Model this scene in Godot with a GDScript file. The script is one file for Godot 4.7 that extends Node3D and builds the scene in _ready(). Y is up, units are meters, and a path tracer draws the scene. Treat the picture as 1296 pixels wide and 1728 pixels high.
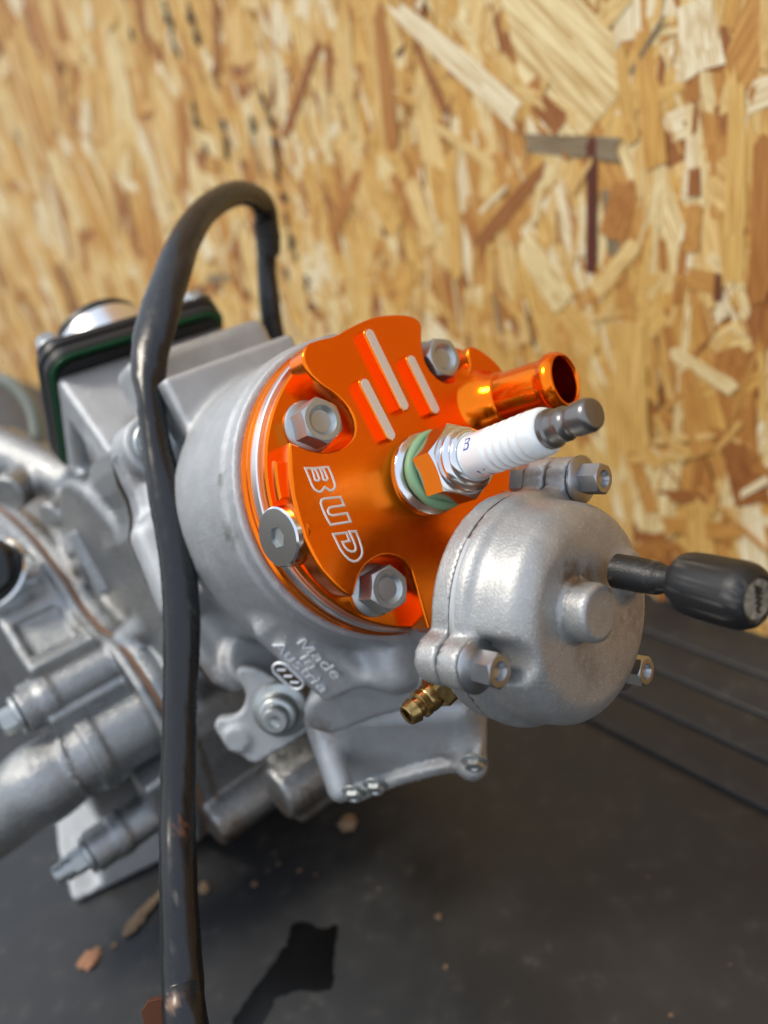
extends Node3D
# A used two-stroke engine with an orange cylinder head on a black ribbed bench top in front of a strand board wall.
# Lengths inside the builders are millimetres; meshes are written in metres.

const MM := 0.001
const ENGINE_AT := Vector3(-230, 0, 217)
const HEAD_AT := Vector3(-129.69, 180.94, 211.45)
const COVER_AT := Vector3(-75.48, 164.41, 219.32)
var HEAD_B := Basis(Vector3(-0.05234, 0.00000, -0.99863), Vector3(-0.37151, 0.92823, 0.01947), Vector3(0.92695, 0.37202, -0.04858))
var COVER_B := Basis(Vector3(-0.09585, 0.00000, -0.99540), Vector3(-0.18993, 0.98163, 0.01829), Vector3(0.97711, 0.19081, -0.09408))
var CAM_AT := Vector3(0, 250, 317)
var rng := RandomNumberGenerator.new()
var noise := FastNoiseLite.new()
var M := {}
var engine: Node3D


func _ready() -> void:
	rng.seed = 71
	noise.seed = 5
	noise.frequency = 1.0
	# camera
	var cam := Camera3D.new()
	cam.name = "camera"
	cam.transform = Transform3D(Basis(Vector3(0.63219, -0.18569, -0.75224), Vector3(-0.22237, 0.88653, -0.40572), Vector3(0.74222, 0.42377, 0.51916)), CAM_AT * MM)
	cam.fov = 68.87
	cam.near = 0.01
	cam.far = 50.0
	var lens := CameraAttributesPhysical.new()
	lens.frustum_focal_length = 6.0
	lens.frustum_focus_distance = 0.160
	lens.exposure_aperture = 1.9
	cam.attributes = lens
	add_child(cam)
	cam.fov = 68.87
	cam.near = 0.01
	cam.far = 50.0
	# daylight
	var sky_mat := ProceduralSkyMaterial.new()
	sky_mat.sky_top_color = Color(0.77, 0.82, 0.90)
	sky_mat.sky_horizon_color = Color(0.90, 0.91, 0.92)
	sky_mat.sky_curve = 0.2
	sky_mat.ground_bottom_color = Color(0.22, 0.21, 0.20)
	sky_mat.ground_horizon_color = Color(0.40, 0.39, 0.37)
	sky_mat.ground_curve = 0.1
	var sky := Sky.new()
	sky.sky_material = sky_mat
	var env := Environment.new()
	env.background_mode = Environment.BG_SKY
	env.sky = sky
	env.tonemap_mode = Environment.TONE_MAPPER_LINEAR
	env.tonemap_exposure = 1.55
	env.sdfgi_enabled = true
	env.ssao_enabled = true
	env.ssil_enabled = true
	var we := WorldEnvironment.new()
	we.name = "daylight"
	we.environment = env
	add_child(we)
	var sun := DirectionalLight3D.new()
	sun.name = "overcast_sun"
	sun.light_energy = 0.5
	sun.light_angular_distance = 14.0
	sun.light_color = Color(1.0, 0.96, 0.90)
	sun.shadow_enabled = true
	add_child(sun)
	sun.look_at_from_position(Vector3(-0.35, 0.95, 0.55), Vector3.ZERO)

	materials()
	bench()
	wall()
	engine = Node3D.new()
	engine.name = "motorcycle_engine"
	add_child(engine)
	engine.position = ENGINE_AT * MM
	tag(engine, "used grey two-stroke motorcycle engine with orange cylinder head and white spark plug", "engine")
	crankcase()
	side_cover()
	cylinder()
	cylinder_head()
	spark_plug()
	diaphragm_cover()
	exhaust_and_bracket()
	intake()
	cable()
	crumbs()


# ---------------------------------------------------------------- helpers
class Soup:
	var v := PackedVector3Array()
	var uv := PackedVector2Array()
	var uvs := false

	func tri(a: Vector3, b: Vector3, c: Vector3) -> void:
		v.append(a)
		v.append(b)
		v.append(c)

	func quad(a: Vector3, b: Vector3, c: Vector3, d: Vector3) -> void:
		tri(a, b, c)
		tri(a, c, d)

	func moved(t: Transform3D) -> Soup:
		for i in v.size():
			v[i] = t * v[i]
		return self

	func add(s: Soup, t := Transform3D()) -> Soup:
		for p in s.v:
			v.append(t * p)
		return self


# soup of anticlockwise triangles in millimetres to a mesh in metres, smooth across edges flatter than the angle
func finish(s: Soup, angle := 38.0, tint = null) -> ArrayMesh:
	var n := s.v.size()
	var fn := PackedVector3Array()
	fn.resize(n / 3)
	var at := {}
	var keys: Array[Vector3i] = []
	keys.resize(n)
	for f in n / 3:
		var a := s.v[f * 3]
		var nn := (s.v[f * 3 + 1] - a).cross(s.v[f * 3 + 2] - a)
		fn[f] = nn
		for k in 3:
			var p := s.v[f * 3 + k]
			var key := Vector3i(roundi(p.x * 500.0), roundi(p.y * 500.0), roundi(p.z * 500.0))
			keys[f * 3 + k] = key
			if at.has(key):
				at[key].append(f)
			else:
				at[key] = [f]
	var lim := cos(deg_to_rad(angle))
	var pos := PackedVector3Array()
	var nor := PackedVector3Array()
	var col := PackedColorArray()
	var uv := PackedVector2Array()
	for f in n / 3:
		var own := fn[f].normalized()
		if own == Vector3.ZERO:
			continue
		for k in [0, 2, 1]:
			var i: int = f * 3 + k
			var sum := Vector3.ZERO
			for g in at[keys[i]]:
				var o := fn[g]
				if o.normalized().dot(own) >= lim:
					sum += o
			pos.append(s.v[i] * MM)
			nor.append(sum.normalized())
			if tint != null:
				col.append(tint.call(s.v[i]))
			if s.uvs:
				uv.append(s.uv[i])
	var arr := []
	arr.resize(Mesh.ARRAY_MAX)
	arr[Mesh.ARRAY_VERTEX] = pos
	arr[Mesh.ARRAY_NORMAL] = nor
	if tint != null:
		arr[Mesh.ARRAY_COLOR] = col
	if s.uvs:
		arr[Mesh.ARRAY_TEX_UV] = uv
	var m := ArrayMesh.new()
	m.add_surface_from_arrays(Mesh.PRIMITIVE_TRIANGLES, arr)
	return m


func tag(o: Node, label: String, category := "", group := "", kind := "") -> Node:
	if label:
		o.set_meta("label", label)
	if category:
		o.set_meta("category", category)
	if group:
		o.set_meta("group", group)
	if kind:
		o.set_meta("kind", kind)
	return o


func put(called: String, mesh: Mesh, mat: Material, parent: Node, t := Transform3D()) -> MeshInstance3D:
	var o := MeshInstance3D.new()
	o.name = called
	o.mesh = mesh
	o.material_override = mat
	o.transform = t
	parent.add_child(o, true)
	return o


# transform of a part of the engine whose own axes are b and whose origin lies at world point p (millimetres)
func on_engine(b: Basis, p: Vector3) -> Transform3D:
	return Transform3D(b, (p - ENGINE_AT) * MM)


func mmt(b: Basis, p: Vector3) -> Transform3D:
	return Transform3D(b, p * MM)


# a basis whose z axis is d
func along(d: Vector3, hint := Vector3.UP) -> Basis:
	var z := d.normalized()
	var x := hint.cross(z)
	if x.length() < 0.01:
		x = Vector3.RIGHT.cross(z)
	x = x.normalized()
	return Basis(x, z.cross(x), z)


# profile of (radius, height) from the bottom up, turned about z
func lathe(pr: Array, seg := 64, wobble := 0.0) -> Soup:
	var s := Soup.new()
	for i in pr.size() - 1:
		for j in seg:
			var t0 := TAU * j / seg
			var t1 := TAU * (j + 1) / seg
			var a: Vector2 = pr[i]
			var b: Vector2 = pr[i + 1]
			var p := [[a, t0], [a, t1], [b, t1], [b, t0]]
			var q: Array[Vector3] = []
			for e in p:
				var w := 1.0 + wobble * sin(e[1] * 3.0 + 0.7) + wobble * 0.6 * sin(e[1] * 5.0 + 2.0)
				q.append(Vector3(e[0].x * cos(e[1]) * w, e[0].x * sin(e[1]) * w, e[0].y))
			if a.x > 1e-4:
				s.tri(q[0], q[1], q[2]) if b.x > 1e-4 else s.tri(q[0], q[1], q[2])
			if b.x > 1e-4:
				s.tri(q[0], q[2], q[3])
	return s


func ring_pts(c: Vector2, r: float, a0: float, a1: float, n: int) -> Array:
	var o := []
	for i in n + 1:
		var t := deg_to_rad(lerpf(a0, a1, float(i) / n))
		o.append(c + Vector2(cos(t), sin(t)) * r)
	return o


func capsule_pts(a: Vector2, b: Vector2, r: float, n := 8) -> Array:
	var d := rad_to_deg((b - a).angle())
	return ring_pts(b, r, d - 90, d + 90, n) + ring_pts(a, r, d + 90, d + 270, n)


func chaikin(p: Array, times := 1, cut := 0.25) -> Array:
	for k in times:
		var o := []
		for i in p.size():
			var a: Vector2 = p[i]
			var b: Vector2 = p[(i + 1) % p.size()]
			o.append(a.lerp(b, cut))
			o.append(a.lerp(b, 1.0 - cut))
		p = o
	return p


func signed_area(p: Array) -> float:
	var a := 0.0
	for i in p.size():
		a += p[i].cross(p[(i + 1) % p.size()])
	return a / 2.0


func ccw(p: Array) -> Array:
	if signed_area(p) < 0.0:
		p = p.duplicate()
		p.reverse()
	return p


# moves an anticlockwise outline inwards by d (outwards when d < 0)
func inset(p: Array, d: float) -> Array:
	var o := []
	var n := p.size()
	for i in n:
		var e0: Vector2 = (p[i] - p[(i + n - 1) % n]).normalized()
		var e1: Vector2 = (p[(i + 1) % n] - p[i]).normalized()
		var n0 := Vector2(-e0.y, e0.x)
		var n1 := Vector2(-e1.y, e1.x)
		o.append(p[i] + (n0 + n1) / maxf(0.5, 1.0 + n0.dot(n1)) * d)
	return o


func merge_holes(outer: Array, holes: Array) -> Array:
	var poly := outer.duplicate()
	for h in holes:
		var best := 1e9
		var bi := 0
		var bj := 0
		for i in poly.size():
			for j in h.size():
				var dd: float = poly[i].distance_squared_to(h[j])
				if dd < best:
					best = dd
					bi = i
					bj = j
		var r := []
		for i in bi + 1:
			r.append(poly[i])
		for j in h.size() + 1:
			r.append(h[(bj - j + h.size() * 2) % h.size()])
		for i in range(bi, poly.size()):
			r.append(poly[i])
		poly = r
	return poly


func cap(s: Soup, poly: Array, z: float, up: bool, like := []) -> void:
	var pk := PackedVector2Array(poly)
	# a chamfered outline is cut into triangles as its unchamfered one is
	var idx := Geometry2D.triangulate_polygon(PackedVector2Array(like) if like else pk)
	for k in idx.size() / 3:
		var a := pk[idx[k * 3]]
		var b := pk[idx[k * 3 + 1]]
		var c := pk[idx[k * 3 + 2]]
		if ((b - a).cross(c - a) > 0.0) != up:
			var t := b
			b = c
			c = t
		s.tri(Vector3(a.x, a.y, z), Vector3(b.x, b.y, z), Vector3(c.x, c.y, z))


func strip(s: Soup, a: Array, za: float, b: Array, zb: float, out := true) -> void:
	var n := a.size()
	for i in n:
		var j := (i + 1) % n
		var p := Vector3(a[i].x, a[i].y, za)
		var q := Vector3(a[j].x, a[j].y, za)
		var r := Vector3(b[j].x, b[j].y, zb)
		var t := Vector3(b[i].x, b[i].y, zb)
		if out:
			s.quad(p, q, r, t)
		else:
			s.quad(q, p, t, r)


# outline (anticlockwise) with holes (anticlockwise) from z0 up to z1, its upper edges chamfered
func extrude(outer: Array, z0: float, z1: float, bevel := 0.4, holes := [], low_bevel := 0.0, steps := 1) -> Soup:
	var s := Soup.new()
	outer = ccw(outer)
	var top := inset(outer, bevel)
	var bottom := inset(outer, low_bevel) if low_bevel else outer
	if low_bevel:
		strip(s, bottom, z0, outer, z0 + low_bevel)
	strip(s, outer, z0 + low_bevel, outer, z1 - bevel)
	var below := outer
	for k in steps:
		var t := PI * 0.5 * (k + 1) / steps
		var t0 := PI * 0.5 * k / steps
		var above := top if k == steps - 1 else inset(outer, bevel * (1.0 - cos(t)))
		strip(s, below, z1 - bevel + bevel * sin(t0), above, z1 - bevel + bevel * sin(t))
		below = above
	var grown := []
	for h in holes:
		var hh := ccw(h)
		var g := inset(hh, -bevel)
		strip(s, hh, z0, hh, z1 - bevel, false)
		strip(s, hh, z1 - bevel, g, z1, false)
		grown.append(g)
	cap(s, merge_holes(top, grown), z1, true, [] if holes else outer)
	cap(s, merge_holes(bottom, holes.map(func(h): return ccw(h))), z0, false, [] if holes else outer)
	return s


# a closed line of width w drawn as a low rounded ridge from z0 to z1
func ridge(p: Array, w: float, z0: float, z1: float) -> Soup:
	var s := Soup.new()
	p = ccw(p)
	var o := inset(p, -w / 2)
	var i := inset(p, w / 2)
	var ot := inset(p, -w / 4)
	var it := inset(p, w / 4)
	strip(s, o, z0, ot, z1)
	strip(s, ot, z1, it, z1)
	strip(s, it, z1, i, z0)
	return s


func hex_r(t: float, af: float) -> float:
	var k := fposmod(t, PI / 3) - PI / 6
	return af / 2 / cos(k)


# hexagon of across-flats af from z 0 to h, crown chamfered, dished (dish > 0) in the middle
func hexagon(af: float, h: float, dish := 0.0, dish_r := 0.6, socket := 0.0) -> Soup:
	var s := Soup.new()
	var n := 72
	var a := af / 2
	for j in n:
		var t := [TAU * j / n, TAU * (j + 1) / n]
		var r := [hex_r(t[0], af), hex_r(t[1], af)]
		var lo: Array[Vector3] = []
		var up: Array[Vector3] = []
		var ins: Array[Vector3] = []
		var d0: Array[Vector3] = []
		var d1: Array[Vector3] = []
		for k in 2:
			var c := Vector3(cos(t[k]), sin(t[k]), 0)
			lo.append(c * r[k])
			up.append(c * r[k] + Vector3(0, 0, h - (r[k] - a * 0.96) * 0.62))
			ins.append(c * a * 0.96 + Vector3(0, 0, h))
			d0.append(c * a * dish_r + Vector3(0, 0, h))
			d1.append(c * a * dish_r * 0.72 + Vector3(0, 0, h - dish * 0.75))
		s.quad(lo[0], lo[1], up[1], up[0])
		s.quad(up[0], up[1], ins[1], ins[0])
		if dish > 0.0:
			s.quad(ins[0], ins[1], d0[1], d0[0])
			s.quad(d0[0], d0[1], d1[1], d1[0])
			s.tri(d1[0], d1[1], Vector3(0, 0, h - dish))
		else:
			s.tri(ins[0], ins[1], Vector3(0, 0, h))
	return s


# flanged hex bolt standing on z 0
func flange_bolt(af: float, fr: float, fh: float, hh: float, dish: float, dish_r: float, turn := 0.0) -> Soup:
	var s := lathe([Vector2(0.01, 0), Vector2(fr - 0.2, 0), Vector2(fr, 0.25), Vector2(fr, fh * 0.6), Vector2(fr - 0.5, fh), Vector2(af * 0.45, fh + 0.5)], 48)
	s.add(hexagon(af, hh - fh * 0.8, dish, dish_r), Transform3D(Basis(Vector3(0, 0, 1), turn), Vector3(0, 0, fh * 0.8)))
	return s


# tube or strip along a path: rows of [point, half width, half thickness, turn in degrees]
func sweep(rows: Array, hint: Vector3, seg := 24, step := 6, dents = null, ends := true) -> Soup:
	var s := Soup.new()
	var st := []
	for i in rows.size() - 1:
		var p0 = rows[maxi(i - 1, 0)]
		var p1 = rows[i]
		var p2 = rows[i + 1]
		var p3 = rows[mini(i + 2, rows.size() - 1)]
		for k in step + (1 if i == rows.size() - 2 else 0):
			var t := float(k) / step
			var q := []
			q.append(p1[0].cubic_interpolate(p2[0], p0[0], p3[0], t))
			for c in [1, 2, 3]:
				q.append(lerpf(p1[c], p2[c], smoothstep(0, 1, t)))
			st.append(q)
	var rings := []
	for i in st.size():
		var d: Vector3 = (st[mini(i + 1, st.size() - 1)][0] - st[maxi(i - 1, 0)][0]).normalized()
		var x := d.cross(hint).normalized()
		var y := x.cross(d).normalized()
		var turn := deg_to_rad(st[i][3])
		var xx := x * cos(turn) + y * sin(turn)
		var yy := -x * sin(turn) + y * cos(turn)
		var ring := PackedVector3Array()
		for j in seg:
			var a := -TAU * j / seg
			var r := Vector2(cos(a) * st[i][1], sin(a) * st[i][2])
			if dents != null:
				r *= dents.call(float(i) / (st.size() - 1), a)
			ring.append(st[i][0] + xx * r.x + yy * r.y)
		rings.append(ring)
	for i in rings.size() - 1:
		for j in seg:
			var k := (j + 1) % seg
			s.quad(rings[i][k], rings[i][j], rings[i + 1][j], rings[i + 1][k])
	if ends:
		for j in seg:
			var k := (j + 1) % seg
			s.tri(rings[0][j], rings[0][k], st[0][0])
			s.tri(rings[-1][k], rings[-1][j], st[-1][0])
	# the sense of the rings decides which way they face
	var c: Vector3 = st[0][0]
	var n := (s.v[1] - s.v[0]).cross(s.v[2] - s.v[0])
	if n.dot(s.v[0] - c) < 0.0:
		for i in s.v.size() / 3:
			var t := s.v[i * 3 + 1]
			s.v[i * 3 + 1] = s.v[i * 3 + 2]
			s.v[i * 3 + 2] = t
	return s


# ---------------------------------------------------------------- castings: smoothly joined solids, meshed as surface nets
class Solid:
	var cut := false
	var k := 2.0

	func d(_p: Vector3) -> float:
		return 0.0

	func minus() -> Solid:
		cut = true
		return self

	func soft(r: float) -> Solid:
		k = r
		return self


class Rod extends Solid:  # tapered capsule
	var a: Vector3
	var ba: Vector3
	var l2: float
	var r0: float
	var r1: float

	func _init(p: Vector3, q: Vector3, ra: float, rb := -1.0) -> void:
		a = p
		ba = q - p
		l2 = maxf(ba.length_squared(), 1e-6)
		r0 = ra
		r1 = rb if rb >= 0.0 else ra

	func d(p: Vector3) -> float:
		var w := p - a
		var h := clampf(w.dot(ba) / l2, 0.0, 1.0)
		return (w - ba * h).length() - lerpf(r0, r1, h)


class Drum extends Solid:  # cylinder or cone with rounded edges
	var a: Vector3
	var u: Vector3
	var l: float
	var r0: float
	var r1: float
	var e: float

	func _init(p: Vector3, q: Vector3, ra: float, edge := 0.5, rb := -1.0) -> void:
		a = p
		l = (q - p).length()
		u = (q - p) / l
		r0 = ra
		r1 = rb if rb >= 0.0 else ra
		e = edge

	func d(p: Vector3) -> float:
		var w := p - a
		var t := w.dot(u)
		var x := (w - u * t).length() - lerpf(r0, r1, clampf(t / l, 0.0, 1.0)) + e
		var y := absf(t - l * 0.5) - l * 0.5 + e
		if x > 0.0 and y > 0.0:
			return sqrt(x * x + y * y) - e
		return maxf(x, y) - e


class Brick extends Solid:
	var t: Transform3D
	var h: Vector3
	var e: float

	func _init(c: Vector3, half: Vector3, edge := 1.0, b := Basis()) -> void:
		t = Transform3D(b.orthonormalized(), c).inverse()
		h = half
		e = edge

	func d(p: Vector3) -> float:
		var q := (t * p).abs() - h + Vector3(e, e, e)
		var m := Vector3(maxf(q.x, 0), maxf(q.y, 0), maxf(q.z, 0))
		return m.length() + minf(maxf(q.x, maxf(q.y, q.z)), 0.0) - e


class Slab extends Solid:  # outline in the x y plane of a frame, from z0 to z1
	var t: Transform3D
	var poly: PackedVector2Array
	var zc: float
	var zh: float
	var e: float

	func _init(outline: Array, z0: float, z1: float, edge := 1.0, frame := Transform3D()) -> void:
		t = frame.affine_inverse()
		poly = PackedVector2Array(outline)
		zc = (z0 + z1) / 2
		zh = (z1 - z0) / 2
		e = edge

	func d(p3: Vector3) -> float:
		var q := t * p3
		var p := Vector2(q.x, q.y)
		var n := poly.size()
		var best := 1e18
		var s := 1.0
		var j := n - 1
		for i in n:
			var vi := poly[i]
			var ed := poly[j] - vi
			var w := p - vi
			var b := w - ed * clampf(w.dot(ed) / ed.length_squared(), 0.0, 1.0)
			best = minf(best, b.length_squared())
			var c1 := p.y >= vi.y
			var c2 := p.y < poly[j].y
			var c3 := ed.x * w.y > ed.y * w.x
			if (c1 and c2 and c3) or not (c1 or c2 or c3):
				s = -s
			j = i
		var x := s * sqrt(best) + e
		var y := absf(q.z - zc) - zh + e
		if x > 0.0 and y > 0.0:
			return sqrt(x * x + y * y) - e
		return maxf(x, y) - e


func field(list: Array, p: Vector3) -> float:
	var v := 1e3
	for s in list:
		var x: float = s.d(p)
		if s.cut:
			x = -x
			var k: float = s.k
			var h := maxf(k - absf(v - x), 0.0)
			v = maxf(v, x) + h * h * 0.25 / k
		else:
			var k: float = s.k
			var h := maxf(k - absf(v - x), 0.0)
			v = minf(v, x) - h * h * 0.25 / k
	return v


func casting(list: Array, lo: Vector3, hi: Vector3, c: float, tint = null) -> ArrayMesh:
	var nx := int(ceil((hi.x - lo.x) / c)) + 1
	var ny := int(ceil((hi.y - lo.y) / c)) + 1
	var nz := int(ceil((hi.z - lo.z) / c)) + 1
	var val := PackedFloat32Array()
	val.resize(nx * ny * nz)
	val.fill(1e3)
	var B := 6
	var half := B * c * 0.5 * 1.7321
	var live: Array[Vector3i] = []
	for bz in range(0, nz - 1, B):
		for by in range(0, ny - 1, B):
			for bx in range(0, nx - 1, B):
				var mid := lo + Vector3(bx + B * 0.5, by + B * 0.5, bz + B * 0.5) * c
				var v := field(list, mid)
				if absf(v) > half + 1.5 * c + 1.0:
					if v < 0.0:
						for z in range(bz, mini(bz + B, nz - 1) + 1):
							for y in range(by, mini(by + B, ny - 1) + 1):
								for x in range(bx, mini(bx + B, nx - 1) + 1):
									var i := x + nx * (y + ny * z)
									if val[i] == 1e3:
										val[i] = -1e3
					continue
				live.append(Vector3i(bx, by, bz))
				var near := []
				for s in list:
					if absf(s.d(mid)) < half * 2.0 + s.k + 2.0 or s.d(mid) < 0.0:
						near.append(s)
				for z in range(bz, mini(bz + B, nz - 1) + 1):
					for y in range(by, mini(by + B, ny - 1) + 1):
						for x in range(bx, mini(bx + B, nx - 1) + 1):
							val[x + nx * (y + ny * z)] = field(near, lo + Vector3(x, y, z) * c)
	var pos := PackedVector3Array()
	var nor := PackedVector3Array()
	var col := PackedColorArray()
	var cell := {}
	var off := [0, 1, nx, nx + 1, nx * ny, nx * ny + 1, nx * ny + nx, nx * ny + nx + 1]
	var ed := [[0, 1], [2, 3], [4, 5], [6, 7], [0, 2], [1, 3], [4, 6], [5, 7], [0, 4], [1, 5], [2, 6], [3, 7]]
	var cv := PackedFloat32Array()
	cv.resize(8)
	for b in live:
		for z in range(b.z, mini(b.z + B, nz - 1)):
			for y in range(b.y, mini(b.y + B, ny - 1)):
				for x in range(b.x, mini(b.x + B, nx - 1)):
					var i := x + nx * (y + ny * z)
					var m := 0
					for k in 8:
						cv[k] = val[i + off[k]]
						if cv[k] < 0.0:
							m += 1
					if m == 0 or m == 8:
						continue
					var sum := Vector3.ZERO
					var n := 0
					for e in ed:
						var va := cv[e[0]]
						var vb := cv[e[1]]
						if (va < 0.0) != (vb < 0.0):
							var t := va / (va - vb)
							var pa := Vector3(e[0] & 1, (e[0] >> 1) & 1, e[0] >> 2)
							var pb := Vector3(e[1] & 1, (e[1] >> 1) & 1, e[1] >> 2)
							sum += pa.lerp(pb, t)
							n += 1
					var p := lo + (Vector3(x, y, z) + sum / n) * c
					var g := Vector3(cv[1] + cv[3] + cv[5] + cv[7] - cv[0] - cv[2] - cv[4] - cv[6], cv[2] + cv[3] + cv[6] + cv[7] - cv[0] - cv[1] - cv[4] - cv[5], cv[4] + cv[5] + cv[6] + cv[7] - cv[0] - cv[1] - cv[2] - cv[3])
					cell[i] = pos.size()
					pos.append(p * MM)
					nor.append(g.normalized())
					col.append(tint.call(p, g.normalized()) if tint != null else Color.WHITE)
	var idx := PackedInt32Array()
	for i in cell:
		var s0: bool = val[i] < 0.0
		for ax in 3:
			var st: int = [1, nx, nx * ny][ax]
			var u: int = [nx, nx * ny, 1][ax]
			var w: int = [nx * ny, 1, nx][ax]
			if (val[i + st] < 0.0) == s0:
				continue
			if not (cell.has(i - u) and cell.has(i - w) and cell.has(i - u - w)):
				continue
			var q := [cell[i - u - w], cell[i - w], cell[i], cell[i - u]]
			if s0:
				idx.append_array([q[0], q[2], q[1], q[0], q[3], q[2]])
			else:
				idx.append_array([q[0], q[1], q[2], q[0], q[2], q[3]])
	var arr := []
	arr.resize(Mesh.ARRAY_MAX)
	arr[Mesh.ARRAY_VERTEX] = pos
	arr[Mesh.ARRAY_NORMAL] = nor
	arr[Mesh.ARRAY_COLOR] = col
	arr[Mesh.ARRAY_INDEX] = idx
	var mesh := ArrayMesh.new()
	mesh.add_surface_from_arrays(Mesh.PRIMITIVE_TRIANGLES, arr)
	return mesh


# grime on castings: blotches, with brown dirt round the given spots [centre, radius, strength, colour]
func grime(spots := [], size := 9.0, depth := 0.10) -> Callable:
	return func(p: Vector3, _n := Vector3.UP) -> Color:
		var q := p / size
		var f := 0.90 + depth * noise.get_noise_3dv(q) + depth * 0.5 * noise.get_noise_3dv(q * 3.1)
		var c := Color(f, f * 0.995, f * 0.98)
		for s in spots:
			var dd: float = (p - s[0]).length() / s[1]
			if dd < 1.5:
				var w: float = clampf(1.25 - dd + 0.9 * noise.get_noise_3dv(p / 2.2), 0.0, 1.0) * s[2]
				c = c.lerp(s[3], w)
		return c


# ---------------------------------------------------------------- materials
func noise_tex(kind: int, freq: float, size := 512, seed_ := 1, ramp := [], octaves := 3) -> NoiseTexture2D:
	var n := FastNoiseLite.new()
	n.noise_type = kind
	n.frequency = freq
	n.seed = seed_
	n.fractal_octaves = octaves
	var t := NoiseTexture2D.new()
	t.width = size
	t.height = size
	t.seamless = true
	t.noise = n
	if ramp:
		var g := Gradient.new()
		g.offsets = PackedFloat32Array(ramp[0])
		g.colors = PackedColorArray(ramp[1])
		t.color_ramp = g
	return t


func mat(called: String, c: Color, metal: float, rough: float) -> StandardMaterial3D:
	var m := StandardMaterial3D.new()
	m.resource_name = called
	m.albedo_color = c
	m.metallic = metal
	m.roughness = rough
	M[called] = m
	return m


func tri(m: StandardMaterial3D, scale: float) -> StandardMaterial3D:
	m.uv1_triplanar = true
	m.uv1_scale = Vector3(scale, scale, scale)
	m.uv1_triplanar_sharpness = 4.0
	return m


func bump(m: StandardMaterial3D, t: Texture2D, cm: float) -> void:
	m.heightmap_enabled = true
	m.heightmap_texture = t
	m.heightmap_scale = cm


# fine scratches: short light strokes on grey
func scratch_tex(size: int, count: int, seed_: int, base: Color, ink: Color, long: float, alpha: float, wide := 1) -> ImageTexture:
	var im := Image.create(size, size, false, Image.FORMAT_RGBA8)
	im.fill(base)
	var r := RandomNumberGenerator.new()
	r.seed = seed_
	for i in count:
		var p := Vector2(r.randf() * size, r.randf() * size)
		var a := r.randf() * TAU
		var l := long * (0.3 + r.randf())
		var bend := r.randf_range(-0.03, 0.03)
		var w := alpha * r.randf()
		for k in int(l):
			a += bend
			p += Vector2(cos(a), sin(a))
			var x := posmod(int(p.x), size)
			var y := posmod(int(p.y), size)
			for j in wide:
				var xx := posmod(x + (j & 1), size)
				var yy := posmod(y + (j >> 1), size)
				im.set_pixel(xx, yy, im.get_pixel(xx, yy).lerp(ink, w))
	return ImageTexture.create_from_image(im)


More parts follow.
